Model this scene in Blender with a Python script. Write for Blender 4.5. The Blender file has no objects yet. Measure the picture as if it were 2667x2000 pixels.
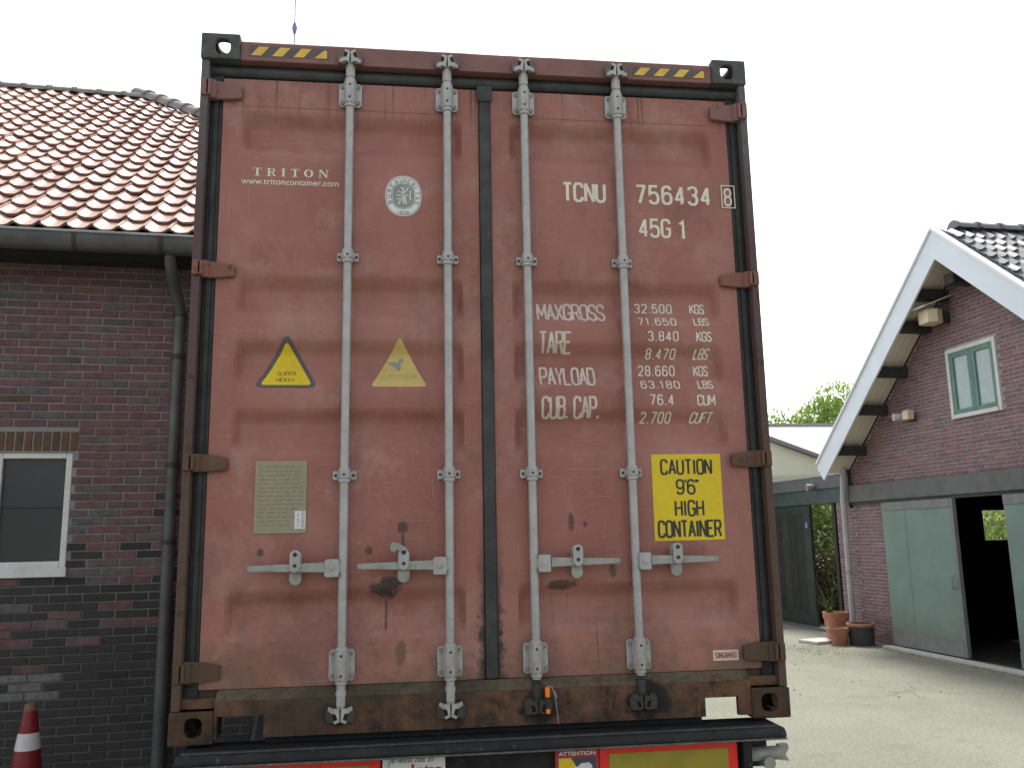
import bpy, bmesh, math, random
from math import sin, cos, pi, radians
from mathutils import Vector, Matrix, Euler
random.seed(7)
SC = bpy.context.scene
COL = SC.collection

# ------------------------------------------------------------------ camera
cd = bpy.data.cameras.new("camera"); cam = bpy.data.objects.new("camera", cd); COL.objects.link(cam)
cd.sensor_fit = 'HORIZONTAL'; cd.sensor_width = 36.0; cd.lens = 30.236
cd.clip_start = 0.05; cd.clip_end = 2000
CAM = Vector((0.862, -3.511, 1.904))
YAW, PIT, ROL = radians(-7.373), radians(10.049), radians(1.08)
CR = Matrix.Rotation(YAW, 3, 'Z') @ Matrix.Rotation(PIT, 3, 'X') @ Matrix.Rotation(ROL, 3, 'Y')
rx, fy, uz = CR.col[0], CR.col[1], CR.col[2]
m3 = Matrix((rx, uz, -fy)).transposed()
cam.matrix_world = Matrix.Translation(CAM) @ m3.to_4x4()
SC.camera = cam

def ndc(p):
    d = CR.transposed() @ (Vector(p) - CAM)
    if d.y < 0.1: return None
    return (0.5 + 0.8399 * d.x / d.y, 0.5 - 0.8399 * 2667 / 2000 * d.z / d.y, d.y)
def in_frame(p, m=0.03):
    q = ndc(p)
    return q is not None and -m < q[0] < 1 + m and -m < q[1] < 1 + m

# ------------------------------------------------------------------ world, sun, exposure
SUN_EL, SUN_AZ = radians(60), radians(14)           # azimuth from +Y towards +X
w = bpy.data.worlds.new("World"); SC.world = w; w.use_nodes = True
nt = w.node_tree; nt.nodes.clear()
sky = nt.nodes.new('ShaderNodeTexSky'); sky.sky_type = 'NISHITA'; sky.sun_disc = False
sky.sun_elevation = SUN_EL; sky.sun_rotation = SUN_AZ
sky.air_density = 1.0; sky.dust_density = 1.0; sky.ozone_density = 1.0
hs = nt.nodes.new('ShaderNodeHueSaturation'); hs.inputs['Saturation'].default_value = 0.22
bg = nt.nodes.new('ShaderNodeBackground'); bg.inputs['Strength'].default_value = 0.15
ow = nt.nodes.new('ShaderNodeOutputWorld')
nt.links.new(sky.outputs[0], hs.inputs['Color']); nt.links.new(hs.outputs[0], bg.inputs['Color'])
nt.links.new(bg.outputs[0], ow.inputs[0])
sd = bpy.data.lights.new("sun", 'SUN'); sd.energy = 2.0; sd.angle = radians(14); sd.color = (1, .96, .9)
sun = bpy.data.objects.new("sun", sd); COL.objects.link(sun)
sdir = Vector((sin(SUN_AZ) * cos(SUN_EL), cos(SUN_AZ) * cos(SUN_EL), sin(SUN_EL)))
sun.rotation_euler = sdir.to_track_quat('Z', 'Y').to_euler()
sun.location = sdir * 60
vs = SC.view_settings
vs.view_transform = 'Standard'; vs.look = 'None'; vs.exposure = 1.22; vs.gamma = 1.0; vs.use_curve_mapping = False

# ------------------------------------------------------------------ material helpers
class NT:
    def __init__(s, name):
        s.m = bpy.data.materials.new(name); s.m.use_nodes = True
        s.t = s.m.node_tree; s.t.nodes.clear()
        s.out = s.t.nodes.new('ShaderNodeOutputMaterial')
        s.b = s.t.nodes.new('ShaderNodeBsdfPrincipled')
        s.t.links.new(s.b.outputs[0], s.out.inputs[0])
        s.tc = s.t.nodes.new('ShaderNodeTexCoord')
        s.P = s.tc.outputs['Object']
    def n(s, typ, **kw):
        x = s.t.nodes.new(typ)
        for k, v in kw.items(): setattr(x, k, v)
        return x
    def lk(s, a, b): s.t.links.new(a, b)
    def set(s, sock, v):
        if hasattr(v, 'links') or isinstance(v, bpy.types.NodeSocket): s.lk(v, sock)
        elif isinstance(v, (tuple, list)): sock.default_value = (*v, 1) if len(sock.default_value) == 4 and len(v) == 3 else v
        else: sock.default_value = v
    def noise(s, scale, detail=5, rough=.6, vec=None, stretch=None, off=None):
        v = vec or s.P
        if stretch or off:
            mp = s.n('ShaderNodeMapping'); s.lk(v, mp.inputs[0]); v = mp.outputs[0]
            if stretch: mp.inputs['Scale'].default_value = stretch
            if off: mp.inputs['Location'].default_value = off
        x = s.n('ShaderNodeTexNoise'); s.lk(v, x.inputs['Vector'])
        x.inputs['Scale'].default_value = scale; x.inputs['Detail'].default_value = detail
        x.inputs['Roughness'].default_value = rough
        return x.outputs['Fac']
    def rng(s, v, a, b, lo=0., hi=1.):
        x = s.n('ShaderNodeMapRange'); x.interpolation_type = 'SMOOTHSTEP'
        s.set(x.inputs[0], v); x.inputs[1].default_value = a; x.inputs[2].default_value = b
        x.inputs[3].default_value = lo; x.inputs[4].default_value = hi
        return x.outputs[0]
    def math(s, op, a, b=0.):
        x = s.n('ShaderNodeMath', operation=op); s.set(x.inputs[0], a); s.set(x.inputs[1], b); return x.outputs[0]
    def mix(s, f, a, b, mode='MIX'):
        x = s.n('ShaderNodeMix'); x.data_type = 'RGBA'; x.blend_type = mode
        s.set(x.inputs[0], f); s.set(x.inputs[6], a); s.set(x.inputs[7], b); return x.outputs[2]
    def ramp(s, f, stops):
        x = s.n('ShaderNodeValToRGB'); s.set(x.inputs[0], f)
        e = x.color_ramp.elements
        while len(e) > 1: e.remove(e[-1])
        e[0].position = stops[0][0]; e[0].color = (*stops[0][1], 1)
        for p, c in stops[1:]:
            k = e.new(p); k.color = (*c, 1)
        return x.outputs[0]
    def sep(s, v=None):
        x = s.n('ShaderNodeSeparateXYZ'); s.lk(v or s.P, x.inputs[0]); return x.outputs
    def spot(s, x, z, rx_, rz_, soft=.5):
        o = s.sep(); a = s.math('DIVIDE', s.math('SUBTRACT', o[0], x), rx_); b = s.math('DIVIDE', s.math('SUBTRACT', o[2], z), rz_)
        d = s.math('ADD', s.math('MULTIPLY', a, a), s.math('MULTIPLY', b, b))
        d = s.math('ADD', d, s.math('MULTIPLY', s.math('SUBTRACT', s.noise(24, 9, .75), .5), 5.))
        return s.rng(d, 1.0 + soft, 1.0 - soft)
    def bump(s, h, strength=.3, dist=.01):
        x = s.n('ShaderNodeBump'); s.set(x.inputs['Height'], h); x.inputs['Strength'].default_value = strength
        x.inputs['Distance'].default_value = dist; s.lk(x.outputs[0], s.b.inputs['Normal'])
    def fin(s, col, rough=.6, metal=0., spec=.5):
        s.set(s.b.inputs['Base Color'], col); s.set(s.b.inputs['Roughness'], rough)
        s.b.inputs['Metallic'].default_value = metal; s.b.inputs['Specular IOR Level'].default_value = spec
        return s.m

def pm(name, c1, c2=None, scale=6, rough=.6, bump=.15, bscale=80, metal=0., spec=.4, rnd=0., speck=None, speck_at=.66, coord='Object', dist=.004):
    k = NT(name); k.P = k.tc.outputs[coord]
    c2 = c2 or tuple(x * .7 for x in c1)
    f = k.rng(k.noise(scale, 6, .65), .3, .7)
    col = k.mix(f, c1, c2)
    fine = k.noise(bscale, 4, .7)
    col = k.mix(.5, col, k.ramp(fine, [(.3, (.45,) * 3), (.7, (.62,) * 3)]), 'OVERLAY')
    if rnd:
        oi = k.n('ShaderNodeObjectInfo')
        col = k.mix(1., col, k.ramp(oi.outputs['Random'], [(0, (1 - rnd,) * 3), (1, (1 + rnd,) * 3)]), 'MULTIPLY')
    if speck:
        col = k.mix(k.rng(k.noise(scale * 5, 6, .7), speck_at, speck_at + .06), col, speck)
    k.bump(fine, bump, dist)
    return k.fin(col, k.rng(k.noise(scale * 2, 4), .3, .7, rough - .08, rough + .08), metal, spec)

# ------------------------------------------------------------------ mesh helpers
class MB:
    def __init__(s): s.v = []; s.f = []
    def add(s, vs, fs, M=None):
        o = len(s.v)
        s.v += [tuple(M @ Vector(p)) if M else tuple(p) for p in vs]
        s.f += [tuple(i + o for i in f) for f in fs]; return s
    def box(s, x0, x1, y0, y1, z0, z1, M=None):
        if x0 > x1: x0, x1 = x1, x0
        if y0 > y1: y0, y1 = y1, y0
        if z0 > z1: z0, z1 = z1, z0
        return s.add([(x0,y0,z0),(x1,y0,z0),(x1,y1,z0),(x0,y1,z0),(x0,y0,z1),(x1,y0,z1),(x1,y1,z1),(x0,y1,z1)],
                     [(0,3,2,1),(4,5,6,7),(0,1,5,4),(1,2,6,5),(2,3,7,6),(3,0,4,7)], M)
    def prism(s, poly, a, b, ax='y', M=None):
        n = len(poly)
        def P(p, t): return {'y': (p[0], t, p[1]), 'x': (t, p[0], p[1]), 'z': (p[0], p[1], t)}[ax]
        vs = [P(p, a) for p in poly] + [P(p, b) for p in poly]
        fs = [tuple(range(n)), tuple(range(2 * n - 1, n - 1, -1))] + [(i, i + n, (i + 1) % n + n, (i + 1) % n) for i in range(n)]
        return s.add(vs, fs, M)
    def cyl(s, p0, p1, r, n=14, r2=None, caps=True):
        p0, p1 = Vector(p0), Vector(p1); r2 = r if r2 is None else r2
        d = (p1 - p0).normalized(); a = d.orthogonal().normalized(); b = d.cross(a)
        vs = [p0 + (a * cos(2*pi*i/n) + b * sin(2*pi*i/n)) * r for i in range(n)] + [p1 + (a * cos(2*pi*i/n) + b * sin(2*pi*i/n)) * r2 for i in range(n)]
        fs = [(i, (i + 1) % n, (i + 1) % n + n, i + n) for i in range(n)]
        if caps: fs += [tuple(range(n - 1, -1, -1)), tuple(range(n, 2 * n))]
        return s.add(vs, fs)
    def tube(s, pts, r, n=10):
        pts = [Vector(p) for p in pts]; rings = []; a = None
        for i, p in enumerate(pts):
            d = (pts[min(i + 1, len(pts) - 1)] - pts[max(i - 1, 0)]).normalized()
            a = d.orthogonal().normalized() if a is None else (a - d * a.dot(d)).normalized()
            b = d.cross(a); rr = r[i] if isinstance(r, (list, tuple)) else r
            rings.append([p + (a * cos(2*pi*k/n) + b * sin(2*pi*k/n)) * rr for k in range(n)])
        vs = [q for R_ in rings for q in R_]
        fs = [(i*n + k, i*n + (k+1) % n, (i+1)*n + (k+1) % n, (i+1)*n + k) for i in range(len(pts) - 1) for k in range(n)]
        fs += [tuple(range(n - 1, -1, -1)), tuple(range((len(pts) - 1) * n, len(pts) * n))]
        return s.add(vs, fs)
    def lathe(s, prof, n=28, c=(0, 0)):
        vs = [(c[0] + r * cos(2*pi*k/n), c[1] + r * sin(2*pi*k/n), z) for r, z in prof for k in range(n)]
        fs = [(i*n + k, i*n + (k+1) % n, (i+1)*n + (k+1) % n, (i+1)*n + k) for i in range(len(prof) - 1) for k in range(n)]
        return s.add(vs, fs)
    def plate_hole(s, rect, hole, a, b, ax):
        """rectangular plate with a hole polygon (both in plane coords), between a and b along ax"""
        x0, x1, z0, z1 = rect; n = len(hole)
        cx = sum(p[0] for p in hole) / n; cz = sum(p[1] for p in hole) / n
        def out(p):
            dx, dz = p[0] - cx, p[1] - cz; t = 1e9
            if dx > 1e-9: t = min(t, (x1 - cx) / dx)
            if dx < -1e-9: t = min(t, (x0 - cx) / dx)
            if dz > 1e-9: t = min(t, (z1 - cz) / dz)
            if dz < -1e-9: t = min(t, (z0 - cz) / dz)
            return (cx + dx * t, cz + dz * t)
        o = [out(p) for p in hole]
        for cxy in ((x0, z0), (x1, z0), (x1, z1), (x0, z1)):
            i = min(range(n), key=lambda i: (o[i][0] - cxy[0]) ** 2 + (o[i][1] - cxy[1]) ** 2); o[i] = cxy
        def P(p, t): return {'y': (p[0], t, p[1]), 'x': (t, p[0], p[1]), 'z': (p[0], p[1], t)}[ax]
        vs = [P(p, t) for t in (a, b) for p in hole + o]
        fs = []
        for i in range(n):
            j = (i + 1) % n
            fs += [(i, j, n + j, n + i), (2*n + j, 2*n + i, 3*n + i, 3*n + j), (j, i, 2*n + i, 2*n + j), (n + i, n + j, 3*n + j, 3*n + i)]
        return s.add(vs, fs)
    def mesh(s, name, m=None, smooth=False):
        me = bpy.data.meshes.new(name); me.from_pydata([tuple(p) for p in s.v], [], s.f)
        b = bmesh.new(); b.from_mesh(me); bmesh.ops.recalc_face_normals(b, faces=b.faces); b.to_mesh(me); b.free()
        if m: me.materials.append(m)
        if smooth:
            me.polygons.foreach_set('use_smooth', [True] * len(me.polygons)); me.set_sharp_from_angle(angle=radians(40))
        return me
    def build(s, name, m, parent=None, smooth=False, bevel=0., loc=None):
        return ob(name, s.mesh(name, m, smooth), parent, bevel, loc)

def ob(name, me, parent=None, bevel=0., loc=None, mat=None):
    o = bpy.data.objects.new(name, me); COL.objects.link(o)
    if parent: o.parent = parent
    if mat is not None: o.matrix_local = mat
    elif loc is not None: o.location = loc
    if bevel:
        b = o.modifiers.new('bevel', 'BEVEL'); b.width = bevel; b.segments = 2; b.limit_method = 'ANGLE'; b.angle_limit = radians(35)
    return o
def tag(o, label, cat, group=None, kind=None):
    o['label'] = label; o['category'] = cat
    if group: o['group'] = group
    if kind: o['kind'] = kind
    return o
def thing(name, label, cat, loc=(0, 0, 0), rz=0, group=None):
    o = bpy.data.objects.new(name, None); COL.objects.link(o); o.location = loc; o.rotation_euler = (0, 0, rz)
    o.empty_display_size = .2
    return tag(o, label, cat, group)
def struct(o): o['kind'] = 'structure'; return o
def copy_part(o, parent, loc=None):
    c = o.copy(); COL.objects.link(c); c.parent = parent
    if loc is not None: c.location = loc
    return c

# ------------------------------------------------------------------ materials
def container_paint():
    k = NT('container_paint'); o = k.sep(); z = o[2]
    base = k.mix(k.rng(k.noise(1.6, 5), .35, .68), (.255, .096, .075), (.305, .132, .108))
    base = k.mix(k.rng(k.noise(5, 8, .7, stretch=(1, 1, .35)), .5, .8, 0, .55), base, (.15, .062, .052))
    base = k.mix(k.rng(k.noise(70, 5, .7), .45, .8, 0, .35), base, (.33, .17, .14))
    # road dirt along the foot of the doors
    dz = k.math('ADD', z, k.math('MULTIPLY', k.math('SUBTRACT', k.noise(5.5, 9, .75), .5), 1.5))
    base = k.mix(k.rng(dz, .46, .06, 0, .80), base, (.125, .080, .054))
    sc_ = k.rng(k.noise(24, 3, .5, stretch=(1, 1, 3.5)), .70, .74, 0, .5); base = k.mix(sc_, base, (.36, .22, .19))
    base = k.mix(k.rng(k.noise(3.2, 9, .75, off=(7, 3, 1)), .50, .66, 0, .6), base, (.33, .185, .155))
    base = k.mix(k.rng(k.noise(2.4, 9, .75, off=(1, 8, 4)), .52, .66, 0, .45), base, (.15, .058, .048))
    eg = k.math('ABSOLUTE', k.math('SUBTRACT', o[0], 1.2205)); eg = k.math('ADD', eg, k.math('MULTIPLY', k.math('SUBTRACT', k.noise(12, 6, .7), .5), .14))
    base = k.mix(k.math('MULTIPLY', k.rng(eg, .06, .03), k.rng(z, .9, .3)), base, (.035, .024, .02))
    # vertical run marks below the top edge and the fittings
    st = k.rng(k.noise(11, 5, .65, stretch=(4.5, 1, .10), off=(1.3, 0, 0)), .56, .66)
    st = k.math('MULTIPLY', st, k.rng(z, 2.45, 2.72))
    base = k.mix(k.math('MULTIPLY', st, .8), base, (.075, .040, .034))
    # rust spots and scuffs
    rs = k.math('MULTIPLY', k.rng(k.noise(13, 12, .78), .645, .67), k.rng(z, 2.2, .1, .25, 1))
    base = k.mix(rs, base, (.070, .034, .020))
    rn = k.rng(k.noise(16, 8, .7, stretch=(5, 1, .10), off=(2, 0, 5)), .62, .68)
    rn = k.math('MULTIPLY', rn, k.rng(z, 1.0, .35, 0, .6)); base = k.mix(rn, base, (.085, .042, .026))
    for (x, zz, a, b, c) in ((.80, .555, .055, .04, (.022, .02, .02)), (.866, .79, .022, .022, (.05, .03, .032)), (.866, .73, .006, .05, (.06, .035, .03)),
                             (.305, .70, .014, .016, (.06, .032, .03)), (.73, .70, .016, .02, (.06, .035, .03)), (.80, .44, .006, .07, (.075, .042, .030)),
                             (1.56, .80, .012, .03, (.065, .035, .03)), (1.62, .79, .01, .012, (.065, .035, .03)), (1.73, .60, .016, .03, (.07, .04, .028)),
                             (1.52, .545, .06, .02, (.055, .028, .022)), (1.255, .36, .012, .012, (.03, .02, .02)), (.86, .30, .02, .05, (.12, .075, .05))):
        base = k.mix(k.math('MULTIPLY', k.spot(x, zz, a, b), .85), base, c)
    for bx_ in (.631, 1.053, 1.396, 1.821):
        ax_ = k.rng(k.math('ABSOLUTE', k.math('SUBTRACT', o[0], bx_)), .055, .02)
        dr = k.math('MULTIPLY', k.rng(k.noise(20, 8, .75, stretch=(4, 1, .22), off=(bx_, 0, 0)), .48, .66), ax_)
        base = k.mix(k.math('MULTIPLY', dr, .5), base, (.085, .045, .034))
    s1 = k.rng(k.noise(26, 2, .5, stretch=(.12, 1, 9)), .715, .735, 0, .55); s2 = k.rng(k.noise(22, 2, .5, stretch=(8, 1, .16), off=(4, 4, 1)), .72, .74, 0, .5)
    base = k.mix(k.math('MAXIMUM', s1, s2), base, (.40, .26, .22))
    ck = k.rng(k.noise(60, 12, .8), .665, .68, 0, .8); base = k.mix(ck, base, (.10, .045, .032))
    k.bump(k.noise(140, 4), .08, .002)
    return k.fin(base, k.rng(k.noise(6, 5), .3, .7, .48, .68), 0, .4)
def frame_paint(name, top, mid, low):
    k = NT(name); o = k.sep(); z = o[2]
    zz = k.math('ADD', z, k.math('MULTIPLY', k.math('SUBTRACT', k.noise(3, 7, .7), .5), 1.4))
    base = k.ramp(k.math('DIVIDE', zz, 3.0), [(.02, low), (.32, low), (.5, mid), (.7, mid), (.86, top), (1, top)])
    base = k.mix(k.rng(k.noise(18, 10, .78), .54, .64, 0, .9), base, (.036, .022, .015))
    base = k.mix(k.rng(k.noise(60, 6, .7), .6, .75, 0, .5), base, (.16, .11, .085))
    k.bump(k.noise(90, 5), .25, .003)
    return k.fin(base, .72, 0, .35)
def rust(name, a, b, c, rough=.85):
    k = NT(name)
    base = k.ramp(k.noise(11, 12, .78), [(.34, a), (.5, b), (.62, c)])
    base = k.mix(k.rng(k.noise(15, 8, .7, stretch=(3, 1, .3)), .55, .68, 0, .5), base, a)
    base = k.mix(k.rng(k.noise(3, 4), .45, .6, 0, .6), base, (.028, .026, .018))
    for (x, z_, ax, az) in ((1.40, .075, .07, .07), (1.845, .085, .09, .075), (.63, .085, .03, .04), (1.065, .085, .04, .04)):
        base = k.mix(k.math('MULTIPLY', k.spot(x, z_, ax, az), .92), base, (.012, .012, .013))
    k.bump(k.noise(55, 6, .7), .45, .004)
    return k.fin(base, rough, 0, .3)
M = {}
M['paint'] = container_paint()
M['post'] = frame_paint('weathered_post_paint', (.10, .10, .098), (.085, .050, .052), (.078, .050, .034))
M['hinge'] = frame_paint('hinge_paint', (.20, .10, .095), (.19, .08, .058), (.075, .045, .028))
M['header'] = pm('header_paint', (.21, .095, .088), (.15, .075, .066), 3, .6, .1, 90, speck=(.08, .05, .04))
M['casting_top'] = pm('weathered_grey_casting', (.075, .077, .074), (.045, .045, .045), 12, .7, .3, 70, speck=(.09, .05, .05), speck_at=.68)
M['rust'] = rust('rusty_sill', (.155, .076, .044), (.088, .048, .030), (.026, .018, .013))
M['rust_casting'] = rust('rusty_casting', (.085, .048, .026), (.06, .035, .021), (.03, .022, .018))
M['gasket'] = pm('black_door_gasket', (.024, .025, .025), (.012, .013, .013), 8, .6, .2, 60, speck=(.075, .078, .075), speck_at=.72)
M['cap'] = pm('grey_rubber_strip', (.040, .042, .042), (.020, .021, .021), 7, .55, .2, 50, speck=(.3, .3, .29), speck_at=.75)
M['galv'] = pm('galvanised_steel', (.375, .37, .365), (.31, .305, .30), 9, .5, .12, 60, .25, .5, speck=(.16, .14, .12), speck_at=.73)
def galv_mat():
    k = NT('worn_galvanised_steel'); o = k.sep()
    c = k.mix(k.rng(k.noise(9, 6, .65), .3, .7), (.40, .395, .39), (.31, .305, .30))
    c = k.mix(k.rng(k.noise(30, 8, .75, stretch=(1, 1, .15)), .5, .7, 0, .55), c, (.24, .225, .205))
    c = k.mix(k.rng(k.noise(22, 10, .78), .61, .66, 0, .75), c, (.17, .10, .065))
    c = k.mix(k.rng(k.noise(45, 6, .7), .66, .70, 0, .8), c, (.10, .095, .09))
    c = k.mix(k.math('MULTIPLY', k.rng(o[2], .9, .1, 0, .6), k.rng(k.noise(16, 8, .75), .42, .62)), c, (.19, .16, .13))
    k.bump(k.noise(60, 5), .15, .003); return k.fin(c, k.rng(k.noise(12, 5), .3, .7, .42, .62), .2, .5)
M['galv'] = galv_mat()
M['galv_old'] = pm('dull_galvanised_steel', (.30, .30, .285), (.215, .215, .195), 14, .55, .2, 60, .2, .5, speck=(.14, .10, .07), speck_at=.70)
M['bolt'] = pm('bolt_steel', (.25, .25, .24), (.14, .13, .12), 40, .5, .1, 90, .4)
M['dark_hole'] = pm('dark_bolt_hole', (.025, .025, .025), (.02, .02, .02), 10)
M['grease'] = pm('greasy_black_steel', (.02, .02, .02), (.04, .035, .03), 14, .5, .3)
M['black_steel'] = pm('scratched_black_steel', (.017, .0175, .018), (.010, .010, .011), 10, .6, .35, 60, 0, .22, speck=(.13, .13, .13), speck_at=.64)
M['scuff'] = pm('scuffed_black_steel', (.035, .035, .035), (.016, .016, .016), 14, .5, .3, 60, speck=(.2, .2, .2), speck_at=.62)
M['red_refl'] = pm('red_reflective_border', (.72, .024, .012), (.60, .018, .010), 4, .45, .05, 300)
M['yel_refl'] = pm('yellow_reflective_field', (.27, .22, .022), (.22, .17, .02), 9, .45, .05, 300)
M['yellow'] = pm('yellow_sign_film', (.62, .46, .010), (.56, .40, .012), 3, .5, .05, 80)
M['yellow_old'] = pm('faded_yellow_film', (.50, .38, .12), (.45, .34, .12), 9, .6, .05, 80)
M['haz_yellow'] = pm('hazard_yellow', (.62, .42, .06), (.54, .34, .07), 14, .6, .05, 80)
M['haz_dark'] = pm('hazard_dark', (.07, .065, .075), (.10, .075, .075), 8, .6, .05, 80)
M['print_black'] = pm('black_print', (.022, .02, .022), (.035, .03, .03), 9, .55, 0)
M['letter'] = pm('cream_lettering', (.64, .60, .50), (.57, .52, .43), 14, .6, .03, 90, speck=(.30, .16, .13), speck_at=.7)
M['letter_worn'] = pm('worn_cream_lettering', (.55, .48, .43), (.46, .38, .34), 14, .6, .03, 90, speck=(.28, .13, .10), speck_at=.64)
M['logo'] = pm('pale_emblem_film', (.62, .63, .61), (.55, .56, .54), 9, .6, .03)
M['logo_grey'] = pm('grey_emblem_print', (.23, .235, .23), (.20, .215, .21), 9, .6, .03)
M['plate'] = pm('weathered_data_plate', (.27, .22, .16), (.23, .215, .15), 14, .6, .15, 90, speck=(.13, .10, .07), speck_at=.69)
M['white'] = pm('white_print', (.58, .58, .57), (.52, .52, .51), 8, .5, .03)
M['red_print'] = pm('red_print', (.35, .02, .03), (.30, .02, .03), 8, .5, .03)
M['grey_print'] = pm('grey_print', (.30, .31, .32), (.27, .28, .28), 8, .6, .02)
M['orange'] = pm('orange_plastic', (.85, .20, .005), (.80, .18, .005), 8, .4, .02)
M['brownfilm'] = pm('brown_white_label', (.55, .45, .38), (.45, .32, .25), 20, .6, .05)

# ------------------------------------------------------------------ ground
def ground_mat():
    k = NT('worn_concrete_yard')
    c = k.mix(k.rng(k.noise(.45, 6, .6), .35, .65), (.245, .246, .190), (.205, .208, .162))
    c = k.mix(k.rng(k.noise(2.6, 7, .7), .48, .72, 0, .5), c, (.165, .168, .132))
    c = k.mix(k.rng(k.noise(9, 7, .7), .60, .7, 0, .35), c, (.23, .165, .13))
    f = k.noise(95, 4, .75)
    g_ = k.noise(27, 6, .8)
    c = k.mix(.75, c, k.ramp(g_, [(.36, (.34,) * 3), (.5, (.5,) * 3), (.64, (.68,) * 3)]), 'OVERLAY')
    c = k.mix(1., c, k.ramp(f, [(.28, (.24,) * 3), (.5, (.5,) * 3), (.74, (.8,) * 3)]), 'OVERLAY')
    vo = k.n('ShaderNodeTexVoronoi', feature='DISTANCE_TO_EDGE'); vo.inputs['Scale'].default_value = .55
    wv = k.n('ShaderNodeVectorMath', operation='ADD'); nv = k.n('ShaderNodeTexNoise'); nv.inputs['Scale'].default_value = 2.5; nv.inputs['Detail'].default_value = 6
    k.lk(k.P, nv.inputs['Vector']); sc2 = k.n('ShaderNodeVectorMath', operation='SCALE'); sc2.inputs['Scale'].default_value = .5; k.lk(nv.outputs['Color'], sc2.inputs[0])
    k.lk(k.P, wv.inputs[0]); k.lk(sc2.outputs[0], wv.inputs[1]); k.lk(wv.outputs[0], vo.inputs['Vector'])
    cr_ = k.math('MULTIPLY', k.rng(vo.outputs[0], .012, .003), k.rng(k.noise(.5, 3), .5, .6, 0, .55)); c = k.mix(cr_, c, (.09, .09, .07))
    c = k.mix(k.rng(k.noise(.8, 8, .7, stretch=(1, .3, 1)), .55, .72, 0, .4), c, (.155, .155, .12))
    c = k.mix(k.rng(k.noise(24, 6, .75), .63, .69, 0, .8), c, (.42, .42, .35))
    k.bump(k.math('ADD', f, k.math('MULTIPLY', k.noise(7, 6), 1.5)), .5, .012)
    return k.fin(c, .9, 0, .25)
g = MB(); g.add([(-400, -400, 0), (400, -400, 0), (400, 600, 0), (-400, 600, 0)], [(0, 1, 2, 3)])
struct(g.build('ground', ground_mat()))

# ------------------------------------------------------------------ brick / tile materials
def brick_mat(name, ramp, island=False, dark=.5):
    k = NT(name)
    if island:
        gi = k.n('ShaderNodeNewGeometry'); r = gi.outputs['Random Per Island']
    else:
        r = k.n('ShaderNodeObjectInfo').outputs['Random']
    wp = k.tc.outputs['Object']
    c = k.ramp(r, ramp)
    cmb = k.n('ShaderNodeCombineXYZ'); k.lk(k.math('MULTIPLY', r, 37.), cmb.inputs[0]); k.lk(k.math('MULTIPLY', r, 11.), cmb.inputs[2])
    va = k.n('ShaderNodeVectorMath', operation='ADD'); k.lk(wp, va.inputs[0]); k.lk(cmb.outputs[0], va.inputs[1])
    c = k.mix(k.rng(k.noise(14, 6, .7, vec=va.outputs[0]), .4, .7, 0, dark), c, (.030, .026, .026))
    f = k.noise(120, 4, .7, vec=va.outputs[0])
    c = k.mix(.6, c, k.ramp(f, [(.3, (.38,) * 3), (.7, (.64,) * 3)]), 'OVERLAY')
    k.bump(f, .4, .004)
    return k.fin(c, .85, 0, .3)
R_DARK = [(0, (.098, .084, .088)), (.22, (.138, .072, .082)), (.5, (.165, .086, .098)), (.66, (.115, .108, .112)), (.8, (.148, .072, .082)), (1, (.160, .095, .082))]
R_BARN = [(0, (.18, .14, .148)), (.3, (.245, .140, .154)), (.5, (.28, .158, .166)), (.7, (.22, .175, .18)), (.88, (.255, .135, .147)), (1, (.28, .20, .15))]
BR1, BR1s = brick_mat('dark_purple_brick', R_DARK), brick_mat('dark_purple_brick_run', R_DARK, True)
BR2, BR2s = brick_mat('purple_red_brick', R_BARN), brick_mat('purple_red_brick_run', R_BARN, True)
BR_SOLD = brick_mat('brown_brick', [(0, (.10, .06, .035)), (.5, (.13, .08, .045)), (1, (.085, .055, .04))])
BR_SHADE = brick_mat('shade_black_brick', [(0, (.036, .035, .036)), (.5, (.048, .046, .046)), (1, (.030, .029, .030))])  # near-black brick: shade low on the wall put into its colour
BR_GREY = brick_mat('limewashed_brick', [(0, (.19, .19, .185)), (1, (.15, .15, .148))])
M['mortar'] = pm('grey_mortar', (.24, .235, .23), (.17, .168, .165), 5, .9, .4, 90)
km = NT('grey_mortar_shaded_foot'); zm_ = km.sep(); mm_ = km.mix(km.rng(km.noise(5, 6), .3, .7), (.24, .235, .23), (.17, .168, .165))
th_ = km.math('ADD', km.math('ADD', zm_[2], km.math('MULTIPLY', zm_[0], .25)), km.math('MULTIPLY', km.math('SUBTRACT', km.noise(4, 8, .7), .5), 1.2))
mm_ = km.mix(km.rng(th_, 2.6, 1.5, 0, .75), mm_, (.070, .068, .068)); km.bump(km.noise(90, 5), .4, .004); M['mortar_house'] = km.fin(mm_, .9, 0, .3)  # shade towards the wall's foot painted into the mortar
M['mortar2'] = pm('pale_mortar', (.42, .39, .385), (.34, .32, .31), 5, .9, .4, 90)
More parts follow.
